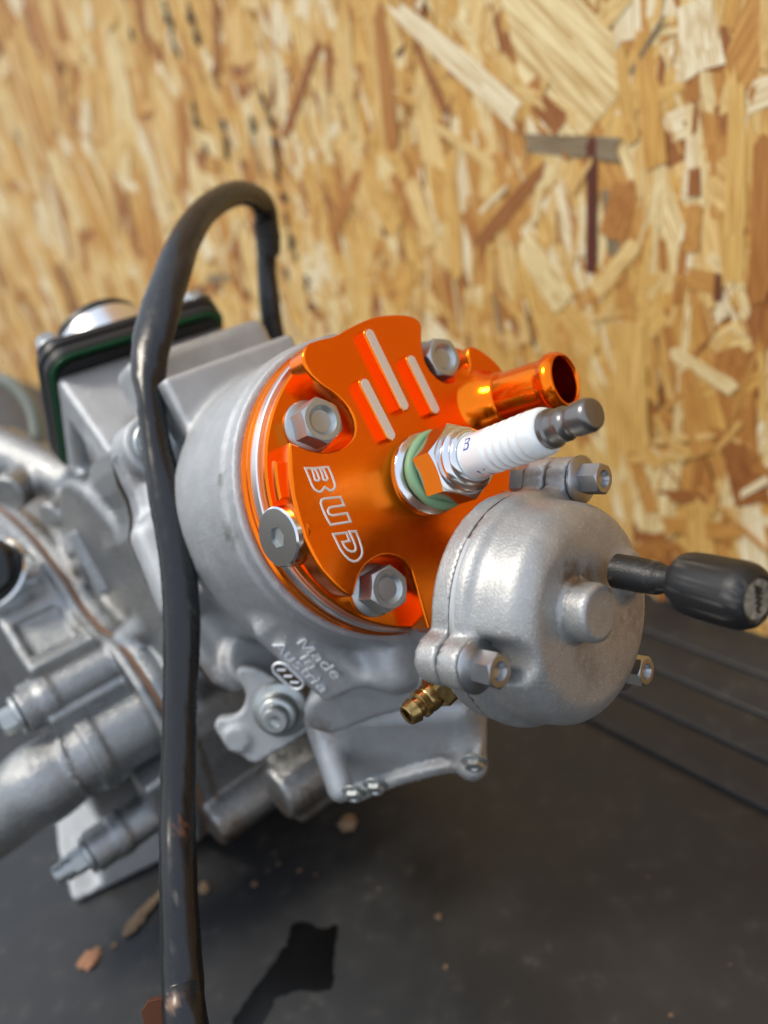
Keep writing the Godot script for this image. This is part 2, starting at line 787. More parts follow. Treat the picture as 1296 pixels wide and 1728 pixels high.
func materials() -> void:
	var grain := noise_tex(FastNoiseLite.TYPE_SIMPLEX, 0.09, 512, 3)
	var pits := noise_tex(FastNoiseLite.TYPE_CELLULAR, 0.06, 512, 8)
	var blot := noise_tex(FastNoiseLite.TYPE_SIMPLEX, 0.012, 512, 4, [[0.0, 0.5, 1.0], [Color(0.72, 0.72, 0.72), Color(0.9, 0.9, 0.9), Color(1, 1, 1)]], 5)
	var worn := scratch_tex(512, 5200, 9, Color(0.76, 0.76, 0.76), Color(1.0, 1.0, 1.0), 13.0, 0.95)
	var dull := scratch_tex(512, 1500, 12, Color(1.0, 1.0, 1.0), Color(0.45, 0.45, 0.45), 20.0, 0.8)

	var scuff := scratch_tex(512, 2600, 31, Color(0.80, 0.80, 0.795), Color(1.0, 1.0, 1.0), 8.0, 0.7, 2)
	var m := tri(mat("cast", Color(0.77, 0.785, 0.80), 0.82, 0.52), 70.0)
	m.vertex_color_use_as_albedo = true
	m.roughness_texture = blot
	m.roughness_texture_channel = BaseMaterial3D.TEXTURE_CHANNEL_RED
	bump(m, grain, 0.016)
	m = tri(mat("case", Color(0.82, 0.83, 0.835), 0.90, 0.35), 30.0)
	m.vertex_color_use_as_albedo = true
	m.albedo_texture = worn
	m.roughness_texture = blot
	m.roughness_texture_channel = BaseMaterial3D.TEXTURE_CHANNEL_RED
	bump(m, grain, 0.02)
	m = tri(mat("scuffed", Color(0.86, 0.865, 0.87), 0.64, 0.46), 26.0)
	m.vertex_color_use_as_albedo = true
	m.albedo_texture = scuff
	m.roughness_texture = dull
	m.roughness_texture_channel = BaseMaterial3D.TEXTURE_CHANNEL_RED
	bump(m, grain, 0.0045)
	m = tri(mat("orange", Color(1.0, 0.485, 0.02), 1.0, 0.27), 60.0)
	m.clearcoat_enabled = true
	m.clearcoat = 0.22
	m.clearcoat_roughness = 0.10
	m.roughness_texture = blot
	m.roughness_texture_channel = BaseMaterial3D.TEXTURE_CHANNEL_RED
	var shiny: StandardMaterial3D = m.duplicate()
	shiny.resource_name = "orange_turned"
	shiny.roughness = 0.22
	shiny.clearcoat_roughness = 0.06
	M["orange_turned"] = shiny
	m = mat("orange_bore", Color(0.45, 0.12, 0.02), 1.0, 0.4)
	m = mat("bare", Color(0.90, 0.90, 0.90), 1.0, 0.30)
	m = mat("engraved", Color(0.93, 0.91, 0.88), 0.6, 0.40)
	m = tri(mat("zinc", Color(0.70, 0.72, 0.72), 0.92, 0.46), 90.0)
	m.roughness_texture = blot
	m = mat("relief", Color(0.90, 0.91, 0.92), 0.35, 0.45)
	m = mat("cast_plain", Color(0.78, 0.78, 0.77), 0.8, 0.4)
	m = mat("bolt_steel", Color(0.66, 0.67, 0.68), 1.0, 0.33)
	m = tri(mat("chrome", Color(0.88, 0.89, 0.90), 1.0, 0.16), 60.0)
	m.roughness_texture = dull
	m = tri(mat("steel", Color(0.50, 0.49, 0.48), 0.9, 0.36), 90.0)
	m.roughness_texture = blot
	m = tri(mat("brass", Color(0.74, 0.62, 0.40), 1.0, 0.27), 90.0)
	m.albedo_texture = blot
	m = mat("ceramic", Color(0.90, 0.92, 0.93), 0.0, 0.16)
	m.clearcoat_enabled = true
	m.clearcoat = 0.6
	m.clearcoat_roughness = 0.05
	m = mat("blue_print", Color(0.20, 0.32, 0.66), 0.0, 0.4)
	m = mat("green_rubber", Color(0.50, 0.65, 0.49), 0.0, 0.5)
	m = mat("green_bead", Color(0.12, 0.36, 0.22), 0.0, 0.4)
	m = tri(mat("rubber", Color(0.5, 0.5, 0.5), 0.0, 0.32), 60.0)
	m.roughness_texture = blot
	m.vertex_color_use_as_albedo = true
	m = tri(mat("cap_rubber", Color(0.5, 0.5, 0.5), 0.0, 0.44), 50.0)
	m.vertex_color_use_as_albedo = true
	m.roughness_texture = dull
	bump(m, grain, 0.006)
	m = mat("black_rubber", Color(0.10, 0.10, 0.11), 0.0, 0.4)
	m = mat("black_gasket", Color(0.13, 0.13, 0.13), 0.0, 0.5)
	m = mat("black_gloss", Color(0.03, 0.03, 0.035), 0.0, 0.12)
	m = mat("dust", Color(0.62, 0.58, 0.50), 0.0, 0.9)
	m = mat("sealant", Color(0.50, 0.37, 0.28), 0.0, 0.7)
	m = mat("dark_seam", Color(0.24, 0.20, 0.17), 0.0, 0.8)
	m = tri(mat("rust", Color(0.36, 0.20, 0.11), 0.1, 0.85), 90.0)
	bump(m, grain, 0.02)
	m = mat("clear_hose", Color(0.55, 0.57, 0.52), 0.0, 0.25)
	m = mat("clay", Color(0.66, 0.48, 0.36), 0.0, 0.95)
	m = mat("pale_clay", Color(0.50, 0.42, 0.33), 0.0, 0.95)
	m = mat("grit", Color(0.40, 0.32, 0.25), 0.0, 0.95)
	m = mat("black_film", Color(0.02, 0.02, 0.022), 0.0, 0.22)  # near-black gloss of the flat patch on the bench
	m = mat("ink", Color(0.12, 0.11, 0.13), 0.0, 0.8)
	# bench plastic
	var dusty := noise_tex(FastNoiseLite.TYPE_SIMPLEX, 0.02, 1024, 21, [[0.0, 0.55, 0.8, 1.0], [Color(0.128, 0.134, 0.142), Color(0.14, 0.146, 0.153), Color(0.165, 0.168, 0.17), Color(0.27, 0.262, 0.245)]], 6)
	m = tri(mat("bench", Color(1, 1, 1), 0.0, 0.52), 3.0)
	m.albedo_texture = dusty
	m.roughness_texture = blot
	m.uv1_world_triplanar = true
	# wood
	var im := Image.create(256, 256, false, Image.FORMAT_RGBA8)
	var g := FastNoiseLite.new()
	g.seed = 33
	g.frequency = 0.02
	g.fractal_octaves = 4
	for y in 256:
		for x in 256:
			var v := 0.5 + 0.5 * g.get_noise_2d(x * 7.0, y * 0.8) + 0.25 * g.get_noise_2d(x * 1.5 + 400.0, y * 0.35)
			v = clampf(v, 0.0, 1.0)
			im.set_pixel(x, y, Color(0.78, 0.68, 0.53).lerp(Color(1.0, 1.0, 1.0), smoothstep(0.1, 0.75, v)))
	var wood := ImageTexture.create_from_image(im)
	m = mat("strand_mix", Color(1, 1, 1), 0.0, 0.62)
	m.albedo_texture = wood
	m.vertex_color_use_as_albedo = true
	bump(m, wood, 0.02)
	for i in TONES.size():
		m = mat("strand_%d" % i, TONES[i], 0.0, 0.60)
		m.albedo_texture = wood
		bump(m, wood, 0.02)


const TONES: Array[Color] = [Color(0.95, 0.83, 0.57), Color(0.92, 0.76, 0.45), Color(0.88, 0.69, 0.37), Color(0.97, 0.89, 0.68), Color(0.83, 0.62, 0.33), Color(0.75, 0.52, 0.26), Color(0.94, 0.80, 0.53), Color(0.66, 0.43, 0.22), Color(0.90, 0.73, 0.42), Color(0.50, 0.31, 0.17), Color(0.99, 0.94, 0.80), Color(0.58, 0.52, 0.42), Color(0.40, 0.19, 0.12)]


# ---------------------------------------------------------------- bench and wall
func bench() -> void:
	var prof := [Vector2(0, -25), Vector2(720, -25), Vector2(720, 0), Vector2(110, 0), Vector2(107.6, -0.4), Vector2(106.6, -1.2), Vector2(105.6, -2.0), Vector2(0, -2.0)]
	var s := Soup.new()
	var b := Basis(Vector3(0, 0, 1), Vector3(0, 1, 0), Vector3(-1, 0, 0))
	s.add(extrude(prof, -700, 2000, 0.0), Transform3D(b, Vector3.ZERO))
	var o := put("bench_top", finish(s), M.bench, self)
	tag(o, "black plastic bench top with raised ribs along its back edge", "bench")
	for z in [83.0, 59.0, 34.6, 10.2]:
		var w := 21.0
		var p := [Vector2(z - 0.4, -6)]
		for k in 6:
			var t := PI * 0.5 * k / 5.0
			p.append(Vector2(z + 1.0 * (1.0 - cos(t)), -1.2 + 1.0 * sin(t)))
		for k in 5:
			var t := (k + 1) / 6.0
			p.append(Vector2(z + 1.0 + (w - 2.0) * t, -0.2 + 0.7 * sin(PI * t)))
		for k in 6:
			var t := PI * 0.5 * (5 - k) / 5.0
			p.append(Vector2(z + w - 1.0 * (1.0 - cos(t)), -1.2 + 1.0 * sin(t)))
		p.append(Vector2(z + w + 0.4, -6))
		var r := Soup.new()
		r.add(extrude(p, -699, 1999, 0.0), Transform3D(b, Vector3.ZERO))
		put("rib", finish(r, 50), M.bench, o)


func strand_outline(r: RandomNumberGenerator) -> Array:
	# anticlockwise, unit width and length, grain along y, ends splintered
	var o := []
	var taper := r.randf_range(0.6, 1.0)
	var skew := r.randf_range(-0.12, 0.12)
	o.append(Vector2(0.5, -0.42 + r.randf() * 0.06))
	o.append(Vector2(0.5 + r.randf_range(-0.07, 0.04), r.randf_range(-0.1, 0.1)))
	o.append(Vector2(0.5 * taper + r.randf_range(-0.05, 0.05), 0.40))
	var n := r.randi_range(1, 3)
	for i in n:
		o.append(Vector2(lerpf(0.42, -0.42, (i + 0.5) / n) * taper, 0.5 - r.randf() * 0.12 + skew * (0.5 - float(i) / n)))
	o.append(Vector2(-0.5 * taper + r.randf_range(-0.05, 0.05), 0.38))
	o.append(Vector2(-0.5 + r.randf_range(-0.04, 0.07), r.randf_range(-0.1, 0.1)))
	o.append(Vector2(-0.5, -0.40 - r.randf() * 0.06))
	n = r.randi_range(1, 3)
	for i in n:
		o.append(Vector2(lerpf(-0.42, 0.42, (i + 0.5) / n), -0.5 + r.randf() * 0.12))
	return o


# a strand's triangles: [positions, normals, uvs], thickness along z, chamfered upper edge
func strand_arrays(outline: Array, r: RandomNumberGenerator) -> Array:
	var pos := PackedVector3Array()
	var nor := PackedVector3Array()
	var uv := PackedVector2Array()
	var ou := Vector2(r.randf(), r.randf())
	var top := []
	for p in outline:
		top.append(p * Vector2(0.955, 0.985))
	var n := outline.size()
	var bow := r.randf_range(-0.25, 0.35)
	var idx := Geometry2D.triangulate_polygon(PackedVector2Array(top))
	var face := func(a: Vector3, b: Vector3, c: Vector3, nn: Vector3) -> void:
		for q in [a, c, b]:
			pos.append(q)
			nor.append(nn)
			uv.append(Vector2(q.x * 0.55 + ou.x, q.y * 0.6 + ou.y))
	for k in idx.size() / 3:
		var q := []
		for e in 3:
			var t: Vector2 = top[idx[k * 3 + e]]
			q.append(Vector3(t.x, t.y, 1.0 + bow * t.y * t.y * 4.0))
		if (q[1] - q[0]).cross(q[2] - q[0]).z < 0.0:
			q.reverse()
		face.call(q[0], q[1], q[2], Vector3(0, 0, 1))
	for i in n:
		var j := (i + 1) % n
		var a := Vector3(outline[i].x, outline[i].y, 0)
		var b := Vector3(outline[j].x, outline[j].y, 0)
		var c := Vector3(top[j].x, top[j].y, 1.0 + bow * top[j].y * top[j].y * 4.0)
		var d := Vector3(top[i].x, top[i].y, 1.0 + bow * top[i].y * top[i].y * 4.0)
		var e: Vector2 = (outline[j] - outline[i])
		var nn := Vector3(e.y, -e.x, 0.25).normalized()
		face.call(a, b, c, nn)
		face.call(a, c, d, nn)
	return [pos, nor, uv]


func pick_tone(r: RandomNumberGenerator) -> int:
	var w := [14, 13, 11, 13, 11, 10, 11, 6.5, 10, 1.6, 9, 0.8, 0.3]
	return r.rand_weighted(PackedFloat32Array(w))


func wall() -> void:
	var o := Node3D.new()
	o.name = "strand_board_wall"
	add_child(o)
	tag(o, "unpainted strand board wall of glued wood strands behind the engine", "wall")
	var bm := BoxMesh.new()
	bm.size = Vector3(2.44, 1.22, 0.018)
	var base := put("board_core", bm, M.strand_4, o, Transform3D(Basis(), Vector3(-0.70, 0.61, -0.009)))
	var r := RandomNumberGenerator.new()
	r.seed = 404
	var variants := []
	for i in 26:
		variants.append(strand_arrays(strand_outline(r), r))
	var meshes := []
	for a in variants:
		var arr := []
		arr.resize(Mesh.ARRAY_MAX)
		arr[Mesh.ARRAY_VERTEX] = a[0]
		arr[Mesh.ARRAY_NORMAL] = a[1]
		arr[Mesh.ARRAY_TEX_UV] = a[2]
		var am := ArrayMesh.new()
		am.add_surface_from_arrays(Mesh.PRIMITIVE_TRIANGLES, arr)
		meshes.append(am)
	# every strand: [variant, transform in metres, tone, size in the photograph]
	var all := []
	var add := func(x: float, y: float, z: float, w: float, l: float, turn: float, tone: int, th: float, v := -1) -> void:
		var b := Basis.from_euler(Vector3(deg_to_rad(r.randf_range(-0.4, 0.4)), deg_to_rad(r.randf_range(-1.2, 1.2) * (4.0 if w < 5.0 else 1.0)), deg_to_rad(turn)))
		b = b * Basis.from_scale(Vector3(w, l, th) * MM)
		var dist := Vector3(x, y, 0).distance_to(CAM_AT)
		var d := Vector3(x, y, 0) - CAM_AT
		var seen := 1.0
		if y > 500.0 or x > -100.0 or x < -1300.0 or (y < 60.0 and x < -260.0):
			seen = 0.02
		all.append([v if v >= 0 else r.randi() % variants.size(), Transform3D(b, Vector3(x, y, z) * MM), tone, seen * w * l / (dist * dist) * (absf(d.z) / dist) * (0.3 + z)])
	# layers: the lower ones cover the core, the upper ones show whole
	for layer in 4:
		var count: int = [650, 1050, 1500, 1500][layer]
		for i in count:
			var x := r.randf_range(-1900, 500)
			# more and finer strands near the camera's part of the board
			if i % 3 == 0:
				x = r.randf_range(-620, -80)
			var y := r.randf_range(0, 1215) if i % 3 == 1 else r.randf_range(0, 480)
			var turn := r.randfn(0.0, 17.0)
			if r.randf() < 0.22:
				turn = r.randf_range(-90, 90)
			var l := r.randf_range(34, 105)
			var w := clampf(absf(r.randfn(11.0, 7.0)), 2.5, 34.0)
			if layer == 3:
				# slivers and curls pressed into the face
				l = r.randf_range(8, 42)
				w = clampf(absf(r.randfn(3.0, 2.6)), 0.8, 9.0)
				if i % 2 == 0:
					x = r.randf_range(-560, -90)
					y = r.randf_range(0, 330)
			# the far end of the board was laid with broader strands
			var far := remap(clampf(x, -900.0, -250.0), -900.0, -250.0, 1.75, 1.0)
			l *= lerpf(1.0, far, 0.6)
			w *= far
			var z := layer * 0.26 + r.randf() * 0.3
			y = clampf(y, l * 0.42, 1216 - l * 0.42)
			add.call(x, y, z, w, l, turn, pick_tone(r), r.randf_range(0.22, 0.5))
	# strands that stand out in the photograph: centre, width, length, turn, tone
	var big := [
		[Vector2(-354.4, 324.23), Vector2(-264.23, 248.56), 13.0, 10], [Vector2(-308.99, 333.59), Vector2(-220.2, 246.69), 50.0, 3], [Vector2(-213.74, 273.87), Vector2(-208.45, 232.27), 7.0, 8], [Vector2(-288.2, 297.1), Vector2(-272.87, 266.63), 5.0, 6], [Vector2(-275.44, 269.62), Vector2(-229.79, 243.58), 7.0, 0], [Vector2(-336.17, 302.6), Vector2(-318.34, 260.67), 6.0, 7], [Vector2(-226.96, 278.89), Vector2(-207.47, 291.18), 9.0, 0], [Vector2(-276.17, 244.15), Vector2(-209.67, 231.48), 10.0, 11],
		[Vector2(-260.13, 260.66), Vector2(-244.41, 245.7), 12.0, 7], [Vector2(-228.65, 245.83), Vector2(-235.39, 173.64), 6.5, 12], [Vector2(-202.59, 279.82), Vector2(-197.42, 219.1), 11.0, 2],
		[Vector2(-212.63, 220.65), Vector2(-222.06, 194.28), 15.0, 5], [Vector2(-254.51, 232.91), Vector2(-313.69, 192.07), 8.0, 7], [Vector2(-358.69, 326.62), Vector2(-366.88, 247.7), 12.0, 5],
		[Vector2(-319.52, 250.8), Vector2(-329.19, 173.99), 10.0, 8], [Vector2(-399.65, 244.87), Vector2(-446.79, 206.61), 10.0, 5], [Vector2(-162.12, 259.02), Vector2(-164.16, 165.82), 9.0, 1],
		[Vector2(-152.58, 235.46), Vector2(-151.91, 163.51), 8.0, 5], [Vector2(-180.19, 223.05), Vector2(-180.32, 209.2), 6.0, 7], [Vector2(-180.05, 209.18), Vector2(-182.45, 186.22), 8.0, 4],
		[Vector2(-169.53, 179.65), Vector2(-170.25, 165.74), 4.0, 9], [Vector2(-180.84, 284.47), Vector2(-175.72, 252.64), 18.0, 10], [Vector2(-190.81, 279.5), Vector2(-210.57, 259.02), 2.2, 11],
		[Vector2(-215.12, 162.27), Vector2(-215.69, 84.06), 18.0, 1], [Vector2(-172.24, 63.05), Vector2(-142.86, 88.52), 4.0, 10], [Vector2(-163.68, 104.05), Vector2(-151.75, 68.13), 17.0, 7],
		[Vector2(-185.37, 137.93), Vector2(-176.19, 88.1), 13.0, 4], [Vector2(-277.76, 199.84), Vector2(-251.05, 161.56), 17.0, 3], [Vector2(-357.6, 238.65), Vector2(-344.9, 194.87), 14.0, 0],
		[Vector2(-336.33, 263.4), Vector2(-285.32, 230.9), 6.0, 0], [Vector2(-206.29, 194.85), Vector2(-235.86, 167.79), 9.0, 0], [Vector2(-385.73, 324.87), Vector2(-405.21, 257.35), 7.0, 0], [Vector2(-413.99, 319.5), Vector2(-479.05, 270.48), 7.0, 7],
		[Vector2(-521.17, 366.88), Vector2(-542.11, 321.56), 8.0, 7], [Vector2(-421.79, 299.26), Vector2(-431.95, 246.63), 8.0, 3], [Vector2(-194.33, 143.05), Vector2(-159.86, 126.14), 8.0, 3], [Vector2(-260.11, 148.69), Vector2(-237.13, 104.5), 12.0, 2]]
	for e in big:
		var d: Vector2 = e[1] - e[0]
		var c: Vector2 = (e[0] + e[1]) / 2.0
		add.call(c.x, c.y, (0.95 if e[2] > 40.0 else 1.35) + r.randf() * 0.12, e[2], d.length(), rad_to_deg(d.angle()) + 90.0, e[3], 0.4)
	all.sort_custom(func(p, q): return p[3] > q[3])
	var tones := TONES.map(func(c): return c.srgb_to_linear())
	var pos := PackedVector3Array()
	var nor := PackedVector3Array()
	var uv := PackedVector2Array()
	var col := PackedColorArray()
	for i in all.size():
		var e: Array = all[i]
		if i < 295:
			put("wood_strand", meshes[e[0]], M["strand_%d" % e[2]], o, e[1])
			continue
		var a: Array = variants[e[0]]
		var nb: Basis = e[1].basis.inverse().transposed()
		for k in a[0].size():
			pos.append(e[1] * a[0][k])
			nor.append((nb * a[1][k]).normalized())
			uv.append(a[2][k])
			col.append(tones[e[2]])
	var arr := []
	arr.resize(Mesh.ARRAY_MAX)
	arr[Mesh.ARRAY_VERTEX] = pos
	arr[Mesh.ARRAY_NORMAL] = nor
	arr[Mesh.ARRAY_TEX_UV] = uv
	arr[Mesh.ARRAY_COLOR] = col
	var rest := ArrayMesh.new()
	rest.add_surface_from_arrays(Mesh.PRIMITIVE_TRIANGLES, arr)
	tag(put("small_wood_strands", rest, M.strand_mix, o), "", "", "", "stuff")
	# the board's printed stamp, worn to blots in the photograph
	var marks := [Vector2(-594.32, 373.84), Vector2(-593.33, 362.27), Vector2(-593.23, 350.71), Vector2(-559.46, 367.81), Vector2(-557.42, 359.41), Vector2(-557.87, 350.01), Vector2(-589.8, 310.2), Vector2(-591.25, 300.09), Vector2(-553.06, 290.38), Vector2(-554.14, 280.42), Vector2(-556.34, 271.66), Vector2(-587.57, 278.46), Vector2(-511.25, 286.22), Vector2(-486.42, 284.4), Vector2(-489.24, 271.83), Vector2(-490.96, 261.43), Vector2(-491.89, 249.16), Vector2(-492.5, 237.37), Vector2(-494.52, 222.18), Vector2(-494.63, 211.03), Vector2(-496.88, 198.49), Vector2(-490.86, 297.81), Vector2(-832.06, 384.42), Vector2(-660.01, 376.22), Vector2(-540.39, 184.07), Vector2(-511.97, 179.17), Vector2(-488.92, 175.47)]
	var st := Soup.new()
	for i in marks.size():
		for k in 3:
			var c: Vector2 = marks[i] + Vector2(r.randf_range(-2.5, 2.5), r.randf_range(-5, 5))
			var q := chaikin([c + Vector2(-2.2, -4.5) * r.randf_range(0.5, 1.0), c + Vector2(2.4, -3.2) * r.randf_range(0.4, 1.0), c + Vector2(2.0, 4.6) * r.randf_range(0.5, 1.0), c + Vector2(-2.4, 3.0) * r.randf_range(0.4, 1.0)], 1)
			st.add(extrude(q, 1.2, 2.2 + 0.05 * k, 0.0))
	put("printed_stamp", finish(st), M.ink, o)


# ---------------------------------------------------------------- engine
func world_cast(called: String, list: Array, lo: Vector3, hi: Vector3, c: float, m: Material, spots := [], parent: Node = null) -> MeshInstance3D:
	return put(called, casting(list, lo, hi, c, grime(spots)), m, parent if parent else engine, on_engine(Basis(), Vector3.ZERO))


const MUD := Color(0.30, 0.17, 0.09)
const GREY_DIRT := Color(0.30, 0.27, 0.22)


func crankcase() -> void:
	var z0 := 162.0
	var z1 := 267.6
	var list := [
		Slab.new(inset(side_outline(), 0.6), 214, z1, 3.0),
		Slab.new(inset(side_outline(), -0.6), 262.5, z1, 0.5).soft(0.8),
		Drum.new(Vector3(-272, 112, z0), Vector3(-272, 112, 258), 54, 4).soft(2.5),
		Brick.new(Vector3(-335, 70, 206), Vector3(70, 58, 46), 6).soft(2),
		# the seat of the cylinder
		Slab.new(chaikin([Vector2(-43, -36), Vector2(-36, -46), Vector2(36, -46), Vector2(43, -36), Vector2(43, 36), Vector2(36, 46), Vector2(-32, 47), Vector2(-38, 34), Vector2(-38, 22), Vector2(-44, 12)], 1), -136, -95.6, 2, Transform3D(HEAD_B.scaled_local(Vector3(0.975, 0.975, 1)), HEAD_AT)).soft(2.5),
		# shoulders between seat and gasket face
		Rod.new(Vector3(-268, 146, 228), Vector3(-300, 122, 258), 9, 6).soft(3),
		Rod.new(Vector3(-238, 122, 246), Vector3(-252, 110, 264), 8, 6).soft(2.5),
		Brick.new(Vector3(-344, 120, 218), Vector3(40, 12, 44), 5).soft(3),
		# bosses along the crank axis
		Drum.new(Vector3(-343.39, 150.3, 269.09), Vector3(-354.07, 151.18, 252.81), 8.5, 1.5).soft(3),
		Drum.new(Vector3(-319.73, 142.05, 261.25), Vector3(-328.73, 142.25, 243.13), 6.0, 1.5).soft(3),
		Drum.new(Vector3(-316, 118, 236), Vector3(-316, 118, 262), 7.0, 1.0).soft(1.5),
		Brick.new(Vector3(-290, 128, 240), Vector3(2.0, 14, 22), 0.8, Basis(Vector3(0, 0, 1), 0.5)).soft(1.5),
		Brick.new(Vector3(-262, 128, 236), Vector3(1.6, 14, 20), 0.8, Basis(Vector3(0, 0, 1), 0.2)).soft(1.5),
		Drum.new(Vector3(-252, 104, 250), Vector3(-252, 104, z1), 8.0, 1).soft(3),
		Drum.new(Vector3(-224.44, 38.44, 236.56), Vector3(-223.45, 38.23, 268.06), 9.0, 1.5).soft(2),
		Drum.new(Vector3(-188.75, 64.62, 221.94), Vector3(-188.79, 65.22, 252.34), 9.5, 1.5).soft(2),
		Brick.new(Vector3(-192.59, 62.12, 237.18), Vector3(9, 12, 12), 3).soft(2),
		Drum.new(Vector3(-238, 44, 240), Vector3(-238, 44, 272), 8.0, 1.5).soft(3),
		Rod.new(Vector3(-380.28, 159.19, 256.77), Vector3(-335.21, 147.21, 244.49), 12.0, 11.0).soft(2.5),
		Brick.new(Vector3(-300, 2, 200), Vector3(60, 6, 30), 2).minus().soft(3)]
	var spots := [[Vector3(-300, 122, 268), 9.0, 0.5, MUD], [Vector3(-262, 112, 262), 8.0, 0.5, MUD], [Vector3(-218.42, 36.64, 264.09), 9.0, 0.9, Color(0.42, 0.26, 0.14)], [Vector3(-187.29, 60.46, 246.36), 10.0, 0.95, Color(0.46, 0.28, 0.14)], [Vector3(-201.68, 69.2, 248.25), 7.0, 0.6, MUD], [Vector3(-332.14, 143.02, 262.79), 9.0, 0.6, MUD]]
	var o := world_cast("crankcase", list, Vector3(-414, -2, 156), Vector3(-180, 196, 276), 1.35, M.case, spots)
	# cylinder base gasket
	var g := chaikin([Vector2(-43.5, -36), Vector2(-36.3, -46.5), Vector2(36.3, -46.5), Vector2(43.5, -36), Vector2(43.5, 36), Vector2(36.3, 46.5), Vector2(-32.3, 47.6), Vector2(-38.6, 34), Vector2(-38.6, 22), Vector2(-44.6, 12)], 1)
	put("base_gasket", finish(extrude(g, -95.7, -94.9, 0.1)), M.dark_seam, engine, on_engine(HEAD_B, HEAD_AT))


func side_outline(d := 0.0) -> Array:
	var p := [Vector2(-400, 14), Vector2(-400, 133), Vector2(-345, 134), Vector2(-322, 131), Vector2(-298, 120), Vector2(-286, 111), Vector2(-268, 109), Vector2(-256, 113), Vector2(-244, 111), Vector2(-228, 100), Vector2(-219, 84), Vector2(-221, 60), Vector2(-228, 36), Vector2(-240, 20), Vector2(-262, 8), Vector2(-320, 5)]
	p = ccw(p)
	return inset(chaikin(p, 1, 0.2), -d)


